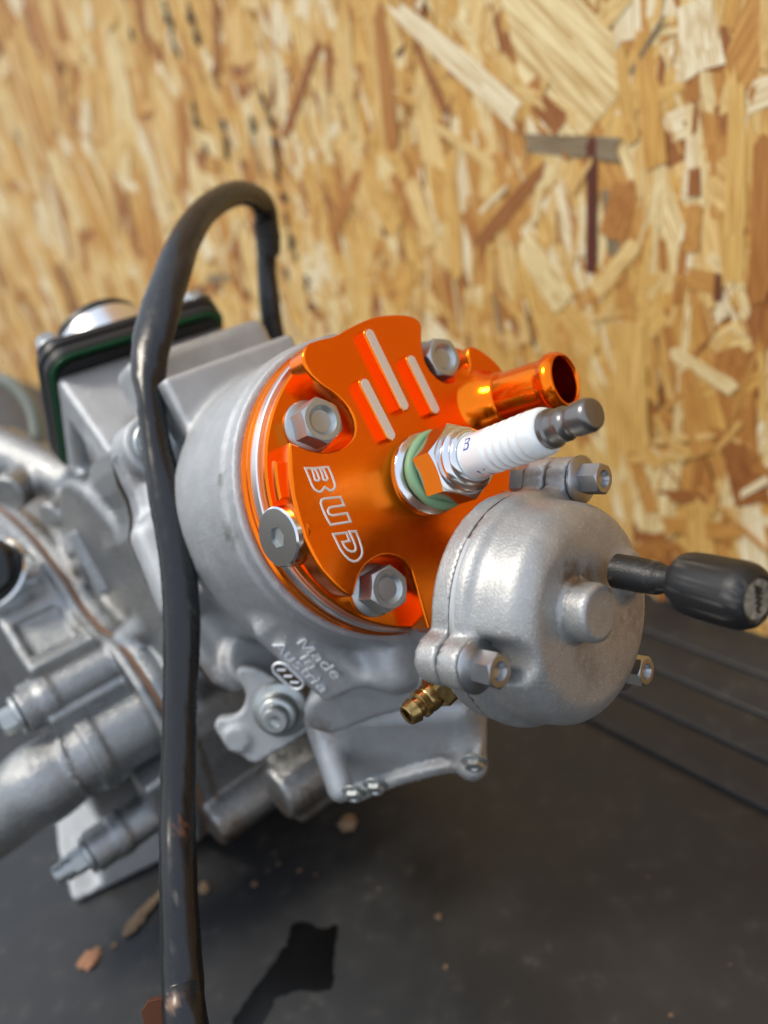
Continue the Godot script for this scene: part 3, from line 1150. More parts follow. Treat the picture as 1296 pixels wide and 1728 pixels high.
func side_cover() -> void:
	var list := [
		Slab.new(inset(side_outline(), -0.6), 268.8, 272.4, 0.6),
		Slab.new(ccw([Vector2(-400, 16), Vector2(-400, 132), Vector2(-345, 133), Vector2(-322, 130), Vector2(-298, 119), Vector2(-286, 110), Vector2(-270, 108), Vector2(-268, 60), Vector2(-272, 30), Vector2(-290, 14)]), 270, 297, 2.5).soft(1),
		# sunken panel with a raised rim on the upper side
		Brick.new(Vector3(-318, 130, 284), Vector3(17, 5, 8.5), 1.5, Basis(Vector3(0, 0, 1), -0.28)).minus().soft(1.5),
		Brick.new(Vector3(-286, 113, 284), Vector3(9, 4, 8.5), 1.5, Basis(Vector3(0, 0, 1), -0.55)).minus().soft(1.5),
		Drum.new(Vector3(-277, 92, 270), Vector3(-277, 92, 303), 8.0, 0.8).soft(1.2),
		Brick.new(Vector3(-262, 98, 282), Vector3(14, 2.0, 12), 0.6, Basis(Vector3(0, 0, 1), 0.5)).soft(1),
		Brick.new(Vector3(-262, 66, 280), Vector3(16, 2.0, 10), 0.6, Basis(Vector3(0, 0, 1), -0.4)).soft(1),
		Brick.new(Vector3(-250, 60, 276), Vector3(3, 18, 6), 0.6).soft(1),
		Brick.new(Vector3(-264, 76, 284), Vector3(12, 16, 14), 1.5).soft(1),
		Brick.new(Vector3(-248, 93, 285), Vector3(5.5, 9, 15), 1.5).soft(1),
		Drum.new(Vector3(-252, 104, 294), Vector3(-252, 104, 299), 8.4, 0.6).soft(0.6),
		Drum.new(Vector3(-240, 46, 293), Vector3(-240, 46, 298), 8.5, 0.6).soft(0.6),
		Drum.new(Vector3(-252, 104, 268.8), Vector3(-252, 104, 306), 7.6, 1).soft(1),
		Drum.new(Vector3(-240, 46, 268.8), Vector3(-240, 46, 307), 7.8, 1).soft(1),
		Brick.new(Vector3(-232, 62, 276), Vector3(9, 8, 8), 1.5).soft(1)]
	var spots := [[Vector3(-298, 128, 286), 5.0, 0.6, MUD], [Vector3(-280, 115, 276), 7.0, 0.4, MUD], [Vector3(-240, 50, 274), 6.0, 0.4, GREY_DIRT]]
	var o := world_cast("side_cover", list, Vector3(-404, 0, 264), Vector3(-212, 146, 312), 1.15, M.case, spots)
	put("sealant_line", finish(extrude(side_outline(0.15), 267.5, 268.9, 0.1)), M.sealant, engine, on_engine(Basis(), Vector3.ZERO))
	# water pump pipe
	var pipe := [
		Drum.new(Vector3(-243, 82, 258), Vector3(-243, 82, 290), 13.6, 1.2),
		Drum.new(Vector3(-243, 82, 288.5), Vector3(-243, 82, 294), 14.6, 0.8).soft(0.6),
		Rod.new(Vector3(-243, 82, 292), Vector3(-245, 80, 310), 13.2, 13.6).soft(1.0),
		Rod.new(Vector3(-245, 80, 309), Vector3(-259.97, 65.61, 344.14), 13.6, 13.2).soft(4.0),
		Drum.new(Vector3(-243, 82, 296.2), Vector3(-243.4, 81.8, 297.4), 14.4, 0.4).soft(0.4)]
	world_cast("water_pipe", pipe, Vector3(-310, 30, 254), Vector3(-215, 102, 360), 1.2, M.case, [[Vector3(-252, 72, 300), 10, 0.3, GREY_DIRT]])
	# bolts of the side cover, heads outwards
	var bz := Basis()
	for p in [Vector3(-252, 104, 306.2), Vector3(-240, 46, 307.2)]:
		put("cover_bolt", finish(flange_bolt(8.0, 7.0, 1.6, 6.5, 1.2, 0.6)), M.zinc, engine, on_engine(bz, p))
	put("bolt_stud", finish(lathe([Vector2(4.2, 0), Vector2(4.2, 3), Vector2(3.4, 3.2), Vector2(3.4, 6.0), Vector2(2.8, 6.6), Vector2(0.01, 6.6)], 32)), M.zinc, engine, on_engine(bz, Vector3(-240, 46, 313.4)))
	# foot under the cover
	var foot := [Brick.new(Vector3(-286, 8.6, 294), Vector3(20, 8.4, 21), 2.5, Basis(Vector3(0, 1, 0), -0.25)), Brick.new(Vector3(-262, 34, 320), Vector3(30, 12, 14), 3, Basis(Vector3(0, 0, 1), 0.9)).minus().soft(3)]
	world_cast("case_foot", foot, Vector3(-310, -1, 270), Vector3(-230, 40, 330), 1.6, M.cast, [])
	# filler cap
	var n := Vector3(0.50, 0.72, 0.42)
	var fc := put("filler_cap", finish(lathe([Vector2(14.5, -8), Vector2(15.4, 0), Vector2(15.2, 1.4), Vector2(14.4, 2.0), Vector2(13.6, 1.6), Vector2(13.4, 0.6), Vector2(10, 0.4)], 56)), M.chrome, engine, on_engine(along(n), Vector3(-308.36, 133.38, 290.59)))
	put("cap_face", finish(lathe([Vector2(13.3, -1), Vector2(13.2, 1.6), Vector2(12.4, 4.2), Vector2(10, 6.4), Vector2(6, 7.6), Vector2(0.01, 8.0)], 48)), M.black_gloss, fc)


func cylinder() -> void:
	var L := Transform3D(HEAD_B, HEAD_AT)
	var skirt := [Vector2(-41.5, 4), Vector2(-38, -20), Vector2(-29, -47), Vector2(-22, -53), Vector2(20, -54), Vector2(30, -47), Vector2(41, 0), Vector2(20, 34), Vector2(-20, 34)]
	var list := [
		Drum.new(Vector3(0, 0, -60), Vector3(0, 0, -20.3), 41.2, 0.5),
		Drum.new(Vector3(0, 0, -60), Vector3(0, 0, -25.5), 42.6, 1.0, 42.0).soft(1.0),
		Drum.new(Vector3(0, 0, -96), Vector3(0, 0, -50), 38.5, 3).soft(5),
		Slab.new(ccw(chaikin(skirt, 1, 0.2)), -58, -43, 3.5).soft(4),
		Brick.new(mark_at() + mark_basis().y * 1.5 - mark_basis().z * 5.0, Vector3(15, 8, 6.2), 2.0, mark_basis()).soft(5),
		Rod.new(Vector3(-15, -46, -28), Vector3(5, -52, -26), 8.0, 9.0).soft(7),
		# base flange and the flare above it
		Slab.new(ccw(chaikin([Vector2(-43, -36), Vector2(-36, -46), Vector2(36, -46), Vector2(43, -36), Vector2(43, 36), Vector2(36, 46), Vector2(-32, 47), Vector2(-38, 34), Vector2(-38, 22), Vector2(-44, 12)], 1)), -95, -86, 1.5).soft(6),
		Brick.new(Vector3(2, 0, -80), Vector3(35, 30, 15), 8).soft(7),
		Drum.new(Vector3(-27, 36.5, -95), Vector3(-27, 36.5, -79), 10.0, 1.5).soft(2.5),
		Drum.new(Vector3(-30, -36, -95), Vector3(-30, -36, -80), 9.0, 1.5).soft(3),
		# transfer bulge and the block that leads to the inlet
		Rod.new(Vector3(-44, -8, -74), Vector3(-42, 12, -78), 7.0, 6.0).soft(9),
		Brick.new(Vector3(-2, 42, -74), Vector3(23, 9, 15), 1.6).soft(3),
		Brick.new(Vector3(4, 46, -94), Vector3(26, 18, 10), 4).soft(4)]
	var spots := [[Vector3(-41, 6, -27), 3.0, 0.7, GREY_DIRT], [Vector3(-38, 19, -26), 2.0, 0.7, GREY_DIRT], [Vector3(-40, 8, -95), 7.0, 0.5, MUD], [Vector3(-34, 30, -86), 4.0, 0.5, MUD], [Vector3(-38, -34, -92), 8.0, 0.6, MUD], [Vector3(-36, -36, -62), 5.0, 0.35, MUD]]
	var o := put("cylinder", casting(list, Vector3(-56, -64, -99), Vector3(50, 68, -18), 1.2, grime(spots)), M.cast, engine, on_engine(HEAD_B, HEAD_AT))
	# stud nut of the base flange
	put("base_nut", finish(flange_bolt(11.0, 7.6, 1.6, 8.0, 0.8, 0.55)), M.zinc, o, mmt(Basis(), Vector3(-27, 36.5, -79)))
	# raised foundry lettering on the skirt
	var tb := mark_basis()
	var lines := [["Made", 4.4, 0.5], ["in", 1.0, 0.0], ["Austria", -2.6, 0.5]]
	for l in lines:
		var tm := text_mesh(l[0], 2.5, 0.7)
		put("cast_lettering", tm, M.relief, o, mmt(tb * Basis.from_scale(Vector3(1.55, 1, 1)), mark_at() + tb * Vector3(l[2], l[1] + 0.6, 1.6 + 0.12 * (l[1] + 2.6))))
	var s := ridge(capsule_pts(Vector2(-2.6, 0), Vector2(2.6, 0), 2.4), 0.8, 0.0, 0.7)
	for x in [-2.6, 0.0, 2.6]:
		s.add(extrude(capsule_pts(Vector2(x - 0.5, -0.8), Vector2(x + 0.5, 0.8), 0.35, 4), 0.0, 0.6, 0.1))
	put("maker_mark", finish(s), M.relief, o, mmt(tb, mark_at() + tb * Vector3(1.0, -7.6, 1.1)))
	put("cast_lettering", text_mesh("0R", 4.0, 0.8), M.cast, o, mmt(tb * Basis(Vector3(0, 1, 0), 0.0), Vector3(-36.5, 36, -88)))


# where the foundry lettering sits on the flank of the cylinder
func mark_at() -> Vector3:
	var q: Vector2 = Vector2(-33, -33.5)
	return Vector3(q.x, q.y, -38)


func mark_basis() -> Basis:
	var n := Vector3(-0.80, -0.28, 0.53).normalized()
	var y := (Vector3(0, 0, 1) - n * n.z).normalized()
	return Basis(y.cross(n), y, n)


func text_mesh(words: String, high: float, deep: float) -> TextMesh:
	var f := SystemFont.new()
	f.font_names = PackedStringArray(["Droid Sans"])
	var tm := TextMesh.new()
	tm.text = words
	tm.font = f
	tm.font_size = 40
	tm.pixel_size = high * MM / 29.0
	tm.depth = deep * MM
	tm.curve_step = 1.5
	return tm


func cylinder_head() -> void:
	# base ring, sealing ring and the body's lower disc
	var low := lathe([Vector2(20, -20.2), Vector2(39.2, -20.2), Vector2(39.6, -19.8), Vector2(39.6, -18.6), Vector2(38.9, -18.2), Vector2(38.9, -17.4), Vector2(39.3, -17.0), Vector2(39.3, -16.4), Vector2(38.9, -16.0), Vector2(30, -16.0)], 128)
	var o := put("cylinder_head", finish(low, 32), M.orange_turned, engine, on_engine(HEAD_B, HEAD_AT))
	put("sealing_ring", finish(lathe([Vector2(30, -16.1), Vector2(38.5, -16.1), Vector2(38.8, -15.8), Vector2(38.8, -12.9), Vector2(38.5, -12.6), Vector2(30, -12.6)], 128)), M.bare, o)
	# flange floor with its ear under the water outlet
	var ear: Array = ring_pts(Vector2.ZERO, 37.9, 42, 338, 90)
	ear.append_array([Vector2(38.5, -13), Vector2(41.5, -6), Vector2(44.5, 1), Vector2(46.2, 9), Vector2(45.2, 14.5), Vector2(42.2, 18.6), Vector2(37.5, 22.4), Vector2(32.5, 25.6)])
	put("flange", finish(extrude(ear, -12.6, -9.6, 0.5, [], 0.4)), M.orange_turned, o)
	# top plate with pockets for the bolts and three slots
	var plate := [Vector2(40.5, 6.9), Vector2(41.1, 10.3), Vector2(40.8, 13.9), Vector2(39.1, 17.2), Vector2(36.4, 20.5), Vector2(34.2, 22.4), Vector2(32.5, 22.4), Vector2(30.9, 20.2), Vector2(30.1, 17.4), Vector2(26.9, 15.7), Vector2(21.7, 15.6), Vector2(18.4, 17.9), Vector2(16.6, 22), Vector2(17.2, 26.2), Vector2(19.1, 29.9), Vector2(20.6, 32.1), Vector2(20.3, 34.1), Vector2(17.9, 36), Vector2(12.6, 37.6), Vector2(7.5, 38.5), Vector2(3.5, 38.4), Vector2(-0.9, 38.1), Vector2(-5.8, 37.4), Vector2(-9.3, 37.9), Vector2(-13.5, 38.1), Vector2(-15.7, 36.9), Vector2(-17, 35), Vector2(-17.1, 31.9), Vector2(-15.6, 28.4), Vector2(-13, 25.2), Vector2(-11.3, 21.6), Vector2(-10.9, 18.4), Vector2(-12.3, 15.2), Vector2(-15, 13.5), Vector2(-19.6, 13.3), Vector2(-24.2, 15), Vector2(-28.7, 19.1), Vector2(-29.4, 19.5), Vector2(-31.9, 15), Vector2(-34.1, 10), Vector2(-35.6, 4.5), Vector2(-36.3, 0.1), Vector2(-36.5, -3.8), Vector2(-36.4, -7.7), Vector2(-35.2, -12.3), Vector2(-33.4, -16.2), Vector2(-31.7, -17.6), Vector2(-29.8, -15.8), Vector2(-27.6, -13.9), Vector2(-23.9, -12.6), Vector2(-19.3, -13.1), Vector2(-15.5, -16.1), Vector2(-14.4, -19.5), Vector2(-14.7, -21.7), Vector2(-16, -28.2), Vector2(-17.5, -35.9)]
	var tail := ring_pts(Vector2.ZERO, 38.0, -104, -22, 16)
	plate.append_array(tail)
	plate.append_array([Vector2(40.5, -7), Vector2(43.2, 0)])
	plate = ccw(chaikin(plate, 1, 0.25))
	put("top_plate", finish(extrude(plate, -9.7, -3.0, 0.7, [], 0.0, 4), 40), M.orange, o)
	# three raised bars with bare tops
	for e in [[Vector2(1.9, 34.6), Vector2(2.4, 16.1)], [Vector2(10.4, 25.1), Vector2(10.9, 12)], [Vector2(-5.6, 24.4), Vector2(-5, 11.2)]]:
		var bar := put("raised_bar", finish(extrude(capsule_pts(e[0], e[1], 1.7, 10), -3.4, -0.5, 0.45, [], 0.0, 3), 40), M.orange_turned, o)
		put("bare_top", finish(extrude(capsule_pts(e[0], e[1], 1.2, 10), -0.6, -0.4, 0.05)), M.engraved, bar)
	# the lip of a second step between plate and ring
	for e in [[152.0, 166.0], [190.0, 206.0]]:
		var step: Array = ring_pts(Vector2.ZERO, 36.9, e[0], e[1], 12) + ring_pts(Vector2.ZERO, 33.0, e[1], e[0], 12)
		put("step", finish(extrude(step, -9.7, -6.6, 0.5)), M.orange_turned, o)
	# outlined letters cut into the plate
	var shapes := [
		[Vector2(-28.6, 12.9), Vector2(-27.1, 12.3), Vector2(-27.3, 10.9), Vector2(-27.6, 9.7), Vector2(-27.4, 9.4), Vector2(-27.1, 9.2), Vector2(-26.7, 9.2), Vector2(-26.5, 9.5), Vector2(-26.3, 11.1), Vector2(-26.5, 12), Vector2(-25.2, 11.6), Vector2(-25.3, 10.1), Vector2(-25.6, 8.9), Vector2(-25.4, 8.6), Vector2(-25, 8.4), Vector2(-24.6, 8.5), Vector2(-24.5, 8.8), Vector2(-24.4, 10.5), Vector2(-24.6, 11.4), Vector2(-23.1, 10.9), Vector2(-23.1, 9), Vector2(-23.4, 6.9), Vector2(-23.6, 6.3), Vector2(-24.1, 5.9), Vector2(-24.9, 5.8), Vector2(-25.5, 6.2), Vector2(-26.1, 7.2), Vector2(-26.9, 6.9), Vector2(-27.7, 6.7), Vector2(-28.3, 7.1), Vector2(-28.8, 7.9), Vector2(-28.9, 9), Vector2(-28.7, 11)],
		[Vector2(-23.6, 3.6), Vector2(-23.6, 1.5), Vector2(-26.7, 2.5), Vector2(-27.5, 2.6), Vector2(-28.1, 2.2), Vector2(-28.2, 1.5), Vector2(-27.6, 0.8), Vector2(-23.8, -0.4), Vector2(-23.9, -2.5), Vector2(-29.1, -0.8), Vector2(-29.2, 1.3), Vector2(-29.1, 3.3), Vector2(-28.9, 4.4), Vector2(-28.4, 5), Vector2(-27.6, 5)],
		[Vector2(-29.5, -3), Vector2(-26.2, -4.2), Vector2(-26.4, -6.2), Vector2(-28.2, -5.6), Vector2(-28.2, -6.7), Vector2(-27.9, -7.7), Vector2(-27.2, -8.5), Vector2(-26.4, -8.8), Vector2(-25.8, -8.5), Vector2(-25.5, -7.6), Vector2(-25.4, -6), Vector2(-25.4, -4.3), Vector2(-23.8, -5), Vector2(-23.9, -7), Vector2(-24.3, -9.1), Vector2(-24.7, -10.1), Vector2(-25.5, -10.7), Vector2(-26.7, -11), Vector2(-27.8, -10.7), Vector2(-28.6, -9.8), Vector2(-29.2, -8.3), Vector2(-29.5, -6.6)]]
	for p in shapes:
		put("letter", finish(ridge(p, 0.62, -3.02, -2.86), 50), M.engraved, o)
	# water outlet
	var a := Vector3(31.5, 6.6, -4)
	var b := Vector3(35.6, 5.0, 19.0)
	var tube := lathe([Vector2(10.5, -1.6), Vector2(9.0, -0.6), Vector2(7.8, 0.8), Vector2(6.9, 2.4), Vector2(6.4, 4.2), Vector2(6.2, 5.6), Vector2(6.0, 5.9), Vector2(5.75, 6.1), Vector2(5.7, 17.5), Vector2(5.75, 18.8), Vector2(6.1, 19.4), Vector2(6.45, 20.2), Vector2(6.5, 21.2), Vector2(6.2, 22.2), Vector2(5.7, 22.9), Vector2(5.3, 23.0), Vector2(5.0, 22.7), Vector2(4.9, 22.0), Vector2(4.9, 3), Vector2(0.01, 3)], 72)
	put("water_outlet", finish(tube, 40), M.orange_turned, o, mmt(along(b - a) * Basis.from_scale(Vector3(1.17, 1.17, 1.05)), a))
	# head bolts
	var turn := 0.3
	for p in [Vector2(-19.4, 20.9), Vector2(22.6, 22.6), Vector2(-22.6, -20.4), Vector2(22, -21)]:
		put("head_bolt", finish(flange_bolt(9.6, 6.4, 1.3, 7.4, 1.3, 0.74, turn), 30), M.zinc, o, mmt(Basis(), Vector3(p.x, p.y, -9.6)))
		turn += 0.35
	# socket plug in the side, lying in its own recess
	var ax := along(Vector3(-0.963, 0.222, 0.197), Vector3(0, 1, 0))
	var pl := Vector3(-34.2, 0.6, -10.6)
	put("plug_boss", finish(lathe([Vector2(7.4, -5), Vector2(7.5, 2.0), Vector2(7.2, 2.4), Vector2(6.5, 2.4)], 48)), M.orange_turned, o, mmt(ax, pl))
	var sp := lathe([Vector2(6.5, 0.4), Vector2(6.9, 0.8), Vector2(6.9, 4.6), Vector2(6.5, 5.0), Vector2(3.1, 5.0)], 64)
	var hx := []
	for k in 6:
		hx.append(Vector2(cos(PI / 3 * k), sin(PI / 3 * k)) * 2.5)
	var rim := ring_pts(Vector2.ZERO, 3.1, 0, 360, 24)
	rim.pop_back()
	cap(sp, merge_holes(rim, [hx]), 5.0, true)
	var skt := put("socket_plug", finish(sp, 32), M.chrome, o, mmt(ax, pl))
	var hs := Soup.new()
	strip(hs, hx, 4.2, hx, 5.0, false)
	cap(hs, hx, 4.2, true)
	put("hexagon_socket", finish(hs, 20), M.zinc, skt)


func bent_letter(ch: String, high: float, r: float, angle: float, z: float, spin: float) -> ArrayMesh:
	# print on a cylinder round z: the letter's plane is wrapped to radius r
	var tm := text_mesh(ch, high, 0.05)
	var arr: Array = tm.get_mesh_arrays()
	var v: PackedVector3Array = arr[Mesh.ARRAY_VERTEX]
	var nn: PackedVector3Array = arr[Mesh.ARRAY_NORMAL]
	for i in v.size():
		var p := Vector2(v[i].x, v[i].y).rotated(spin) / MM
		var t := angle + p.x / r
		var rr := r + v[i].z / MM
		v[i] = Vector3(cos(t) * rr, sin(t) * rr, z + p.y) * MM
		nn[i] = Vector3(cos(t), sin(t), 0)
	arr[Mesh.ARRAY_VERTEX] = v
	arr[Mesh.ARRAY_NORMAL] = nn
	arr[Mesh.ARRAY_TANGENT] = null
	var m := ArrayMesh.new()
	m.add_surface_from_arrays(Mesh.PRIMITIVE_TRIANGLES, arr)
	return m


func spark_plug() -> void:
	var foot: Vector2 = Vector2(2.1, -1.6)
	var base := HEAD_AT + HEAD_B * Vector3(foot.x, foot.y, -2.9)
	var axis := Vector3(-82.14, 200.32, 208.21) - base
	var pb := along(axis, HEAD_B.y)
	var t := on_engine(pb * Basis.from_scale(Vector3(1.02, 1.02, axis.length() / 51.9)), base)
	var shell := lathe([Vector2(5, -1), Vector2(7.2, 0), Vector2(7.2, 6.6), Vector2(8.0, 7.0), Vector2(8.0, 7.4)], 64)
	shell.add(hexagon(16.0, 7.0), Transform3D(Basis(Vector3(0, 0, 1), 0.42), Vector3(0, 0, 7.0)))
	shell.add(lathe([Vector2(7.0, 13.6), Vector2(7.0, 14.6), Vector2(7.4, 15.0), Vector2(7.4, 15.7), Vector2(6.9, 16.4), Vector2(6.4, 16.6), Vector2(6.4, 17.1), Vector2(6.1, 17.7), Vector2(5.6, 18.0), Vector2(5.1, 17.8)], 64))
	var o := put("spark_plug", finish(shell, 34), M.chrome, engine, t)
	put("gasket_washer", finish(lathe([Vector2(7.0, 0.0), Vector2(9.9, 0.0), Vector2(10.2, 0.3), Vector2(10.2, 1.0), Vector2(9.9, 1.4), Vector2(9.1, 1.5), Vector2(8.7, 1.9), Vector2(8.0, 2.0), Vector2(7.6, 1.7), Vector2(7.5, 1.2), Vector2(7.2, 1.2)], 72), 50), M.chrome, o)
	var ring := Soup.new()
	var n := 64
	for i in n:
		for j in 14:
			var q: Array[Vector3] = []
			for e in [[i, j], [i + 1, j], [i + 1, j + 1], [i, j + 1]]:
				var a: float = TAU * e[0] / n
				var b: float = TAU * e[1] / 14
				var wob := 0.25 * sin(a * 2.0 + 0.5) + 0.12 * sin(a * 5.0)
				var rr := 8.35 + wob + cos(b) * (1.35 + 0.1 * sin(a * 3.0))
				q.append(Vector3(cos(a) * rr, sin(a) * rr, 5.1 + 0.3 * sin(a + 2.6) + sin(b) * 1.3))
			ring.quad(q[0], q[1], q[2], q[3])
	put("seal_ring", finish(ring, 60), M.green_rubber, o)
	var pr := [Vector2(5.1, 16.5), Vector2(5.1, 25.0)]
	for k in 5:
		var z := 25.4 + k * 2.35
		pr.append_array([Vector2(5.05, z), Vector2(4.78, z + 0.35), Vector2(4.55, z + 0.75), Vector2(4.78, z + 1.15), Vector2(5.02, z + 1.5), Vector2(5.08, z + 1.9)])
	pr.append_array([Vector2(5.0, 37.4), Vector2(4.9, 39.2), Vector2(4.6, 40.0), Vector2(3.9, 40.4), Vector2(3.0, 40.5)])
	put("insulator", finish(lathe(pr, 72), 60), M.ceramic, o)
	put("terminal", finish(lathe([Vector2(3.6, 40.1), Vector2(4.0, 40.5), Vector2(4.0, 41.6), Vector2(3.4, 42.0), Vector2(3.25, 43.4), Vector2(3.45, 44.0), Vector2(3.45, 45.0), Vector2(2.75, 45.6), Vector2(2.65, 46.6), Vector2(3.1, 47.2), Vector2(3.3, 47.7), Vector2(3.3, 50.6), Vector2(3.0, 51.5), Vector2(2.4, 51.9), Vector2(0.01, 51.9)], 56), 44), M.steel, o)
	put("printed_letter", bent_letter("B", 2.9, 5.13, deg_to_rad(134), 21.0, PI / 2), M.blue_print, o)
	put("printed_letter", bent_letter("N", 3.3, 5.13, deg_to_rad(229), 22.4, PI / 2), M.blue_print, o)


func diaphragm_cover() -> void:
	var t := on_engine(COVER_B, COVER_AT)
	var cx := Vector2(5.2, -4.2)
	var lugs := [Vector2(-20.49, -1.78), Vector2(25.68, 17.24), Vector2(23.39, -30.44)]
	var L: Vector2 = lugs[0]
	var c3 := func(z: float) -> Vector3: return Vector3(cx.x, cx.y, z)
	var list := [
		Drum.new(c3.call(-34), c3.call(-18.2), 25.7, 1.5, 25.4),
		Drum.new(c3.call(-34), c3.call(-5.6), 26.4, 5.0, 22.4).soft(2.5),
		Drum.new(Vector3(0, 0, -9), Vector3(0, 0, 0), 6.0, 0.5, 5.85).soft(0.9),
		Drum.new(Vector2(18.69, -1.64).x * Vector3(1, 0, 0) + Vector2(18.69, -1.64).y * Vector3(0, 1, 0) + Vector3(0, 0, -14), Vector2(18.69, -1.64).x * Vector3(1, 0, 0) + Vector2(18.69, -1.64).y * Vector3(0, 1, 0) + Vector3(0, 0, -3.5), 4.6, 1.0).soft(3.0)]
	for p in lugs:
		var q: Vector2 = p
		var inw := q.lerp(cx, 0.35)
		list.append(Drum.new(Vector3(q.x, q.y, -25), Vector3(q.x, q.y, -16.1), 5.2, 0.6).soft(1.4))
		list.append(Brick.new(Vector3(inw.x, inw.y, -22), Vector3(6, 4.6, 4.6), 1.0, Basis(Vector3(0, 0, 1), (q - cx).angle())).soft(3.0))
	# room for the bolt heads
	for p in lugs:
		var q: Vector2 = p
		list.append(Drum.new(Vector3(q.x, q.y, -16.0), Vector3(q.x, q.y, 4), 5.7, 0.3).minus().soft(1.6))
	list.append(Brick.new(Vector3(0, 0, -31.9), Vector3(80, 80, 10), 0.1).minus().soft(0.1))
	var spots := [[Vector3(1, 6.8, -5.6), 3.4, 0.95, Color(0.46, 0.32, 0.20)], [Vector3(6.0, 4.9, -5.6), 2.0, 1.0, Color(0.62, 0.42, 0.25)], [Vector3(12, 1, -5.6), 3.0, 0.5, Color(0.50, 0.36, 0.25)], [Vector3(-1, -7.5, -5.6), 4.0, 0.35, GREY_DIRT], [Vector3(20, -12, -6), 6.0, 0.35, MUD], [Vector3(14, -18, -6), 9.0, 0.22, MUD], [Vector3(24, 3, -9), 2.4, 0.8, Color(0.5, 0.34, 0.22)], [Vector3(0, -14, -6), 3.0, 0.3, MUD], [Vector3(lugs[0].x + 5, lugs[0].y - 1, -16), 3.5, 0.7, GREY_DIRT]]
	var o := put("diaphragm_cover", casting(list, Vector3(-34, -48, -24), Vector3(46, 32, 2), 0.8, grime(spots, 6.0, 0.14)), M.scuffed, engine, t)
	# the half bolted to the engine
	var base := [
		Drum.new(c3.call(-28.0), c3.call(-20), 25.4, 1.2),
		Drum.new(Vector3(14, -16, -62.0), Vector3(10, -8, -26.0), 13.0, 2.0).soft(4)]
	for p in lugs:
		var q: Vector2 = p
		base.append(Drum.new(Vector3(q.x, q.y, -28.4), Vector3(q.x, q.y, -20), 5.3, 1.0).soft(1.4))
		base.append(Brick.new(Vector3(q.lerp(cx, 0.35).x, q.lerp(cx, 0.35).y, -25.2), Vector3(6, 5.2, 2.8), 1.0, Basis(Vector3(0, 0, 1), (q - cx).angle())).soft(3.0))
	base.append(Brick.new(Vector3(0, 0, -12.3), Vector3(80, 80, 10), 0.1).minus().soft(0.1))
	put("cover_base", casting(base, Vector3(-34, -48, -62), Vector3(46, 32, -21), 1.0, grime([], 7.0, 0.16)), M.scuffed, o)
	# pinched gasket proud of the joint
	put("joint_seam", finish(lathe([Vector2(20, -22.5), Vector2(25.3, -22.5), Vector2(25.3, -21.7), Vector2(20, -21.7)], 96)), M.dark_seam, o, mmt(Basis(), Vector3(cx.x, cx.y, 0)))
	var lip: Array = ring_pts(cx, 25.9, 118, 172, 40) + ring_pts(cx, 24.0, 172, 118, 40)
	put("joint_lip", finish(extrude(lip, -21.7, -20.5, 0.3)), M.cast_plain, o)
	var turn := 0.2
	for p in lugs:
		put("cover_bolt", finish(flange_bolt(6.2, 5.4, 1.1, 6.2, 1.5, 0.62, turn), 30), M.bolt_steel, o, mmt(Basis(), Vector3(p.x, p.y, -16.1)))
		turn += 0.25
	# back of the upper lug: nut
	put("lug_nut", finish(hexagon(7.5, 4.0)), M.zinc, o, mmt(Basis(), Vector3(lugs[1].x, lugs[1].y, -33.0)))
	# breather: nipple hose and rubber cap
	var p0 := Vector3(-79.21, 167.32, 208.8)
	var p1 := Vector3(-71.04, 168.03, 208.1)
	var p2 := Vector3(-65.38, 169.04, 207.86)
	var p3 := Vector3(-51.38, 171.58, 209.84)
	var smooth := func(p: Vector3) -> Color:
		var f := 1.0 + 0.25 * noise.get_noise_3dv(p / 2.0)
		var g := clampf(noise.get_noise_3dv(p / 1.1) * 2.2 - 0.55 + 1.3 * noise.get_noise_3dv(p / 7.0), 0.0, 1.0)
		return Color(f * 0.045, f * 0.046, f * 0.048).lerp(Color(0.9, 0.85, 0.75), g * 0.55)
	var hose := sweep([[p0, 3.5, 3.5, 0.0], [p0.lerp(p1, 0.55), 3.5, 3.5, 0.0], [p1, 3.35, 3.3, 0.0], [p1.lerp(p2, 0.45), 2.75, 2.7, 0.0], [p2.lerp(p3, 0.02), 2.7, 2.7, 0.0]], Vector3(0.2, 1, 0.1), 32, 6, func(u: float, a: float) -> float: return 1.0 + (0.02 * noise.get_noise_2d(a * 14.0, u * 2.0) if u < 0.5 else 0.0))
	put("breather_hose", finish(hose, 50, smooth), M.cap_rubber, engine, on_engine(Basis(), Vector3.ZERO))
	var cd := p3 - p2
	var cl := cd.length() + 1.2
	var cb := along(cd)
	var cp := put("rubber_cap", finish(lathe([Vector2(2.4, 0.4), Vector2(5.0, 0.0), Vector2(5.5, 0.4), Vector2(5.9, 2.0), Vector2(6.05, 5), Vector2(6.1, cl - 3.4), Vector2(5.9, cl - 2.0), Vector2(5.4, cl - 0.9), Vector2(4.7, cl - 0.3), Vector2(4.0, cl - 0.05), Vector2(3.7, cl - 0.25), Vector2(0.01, cl - 0.3)], 72, 0.006), 50, smooth), M.cap_rubber, engine, on_engine(cb, p2))
	var disc := lathe([Vector2(3.6, 0), Vector2(3.5, 0.12), Vector2(0.01, 0.14)], 40)
	put("dusty_disc", finish(disc, 40, func(p: Vector3) -> Color:
		var f := clampf(0.55 + 0.9 * noise.get_noise_3dv(p / 1.6), 0.12, 1.0)
		return Color(f, f, f)), dust_mat(), cp, mmt(Basis(), Vector3(0, 0, cl - 0.34)))
	# embossed zigzag mark on the end of the cap
	var z := Soup.new()
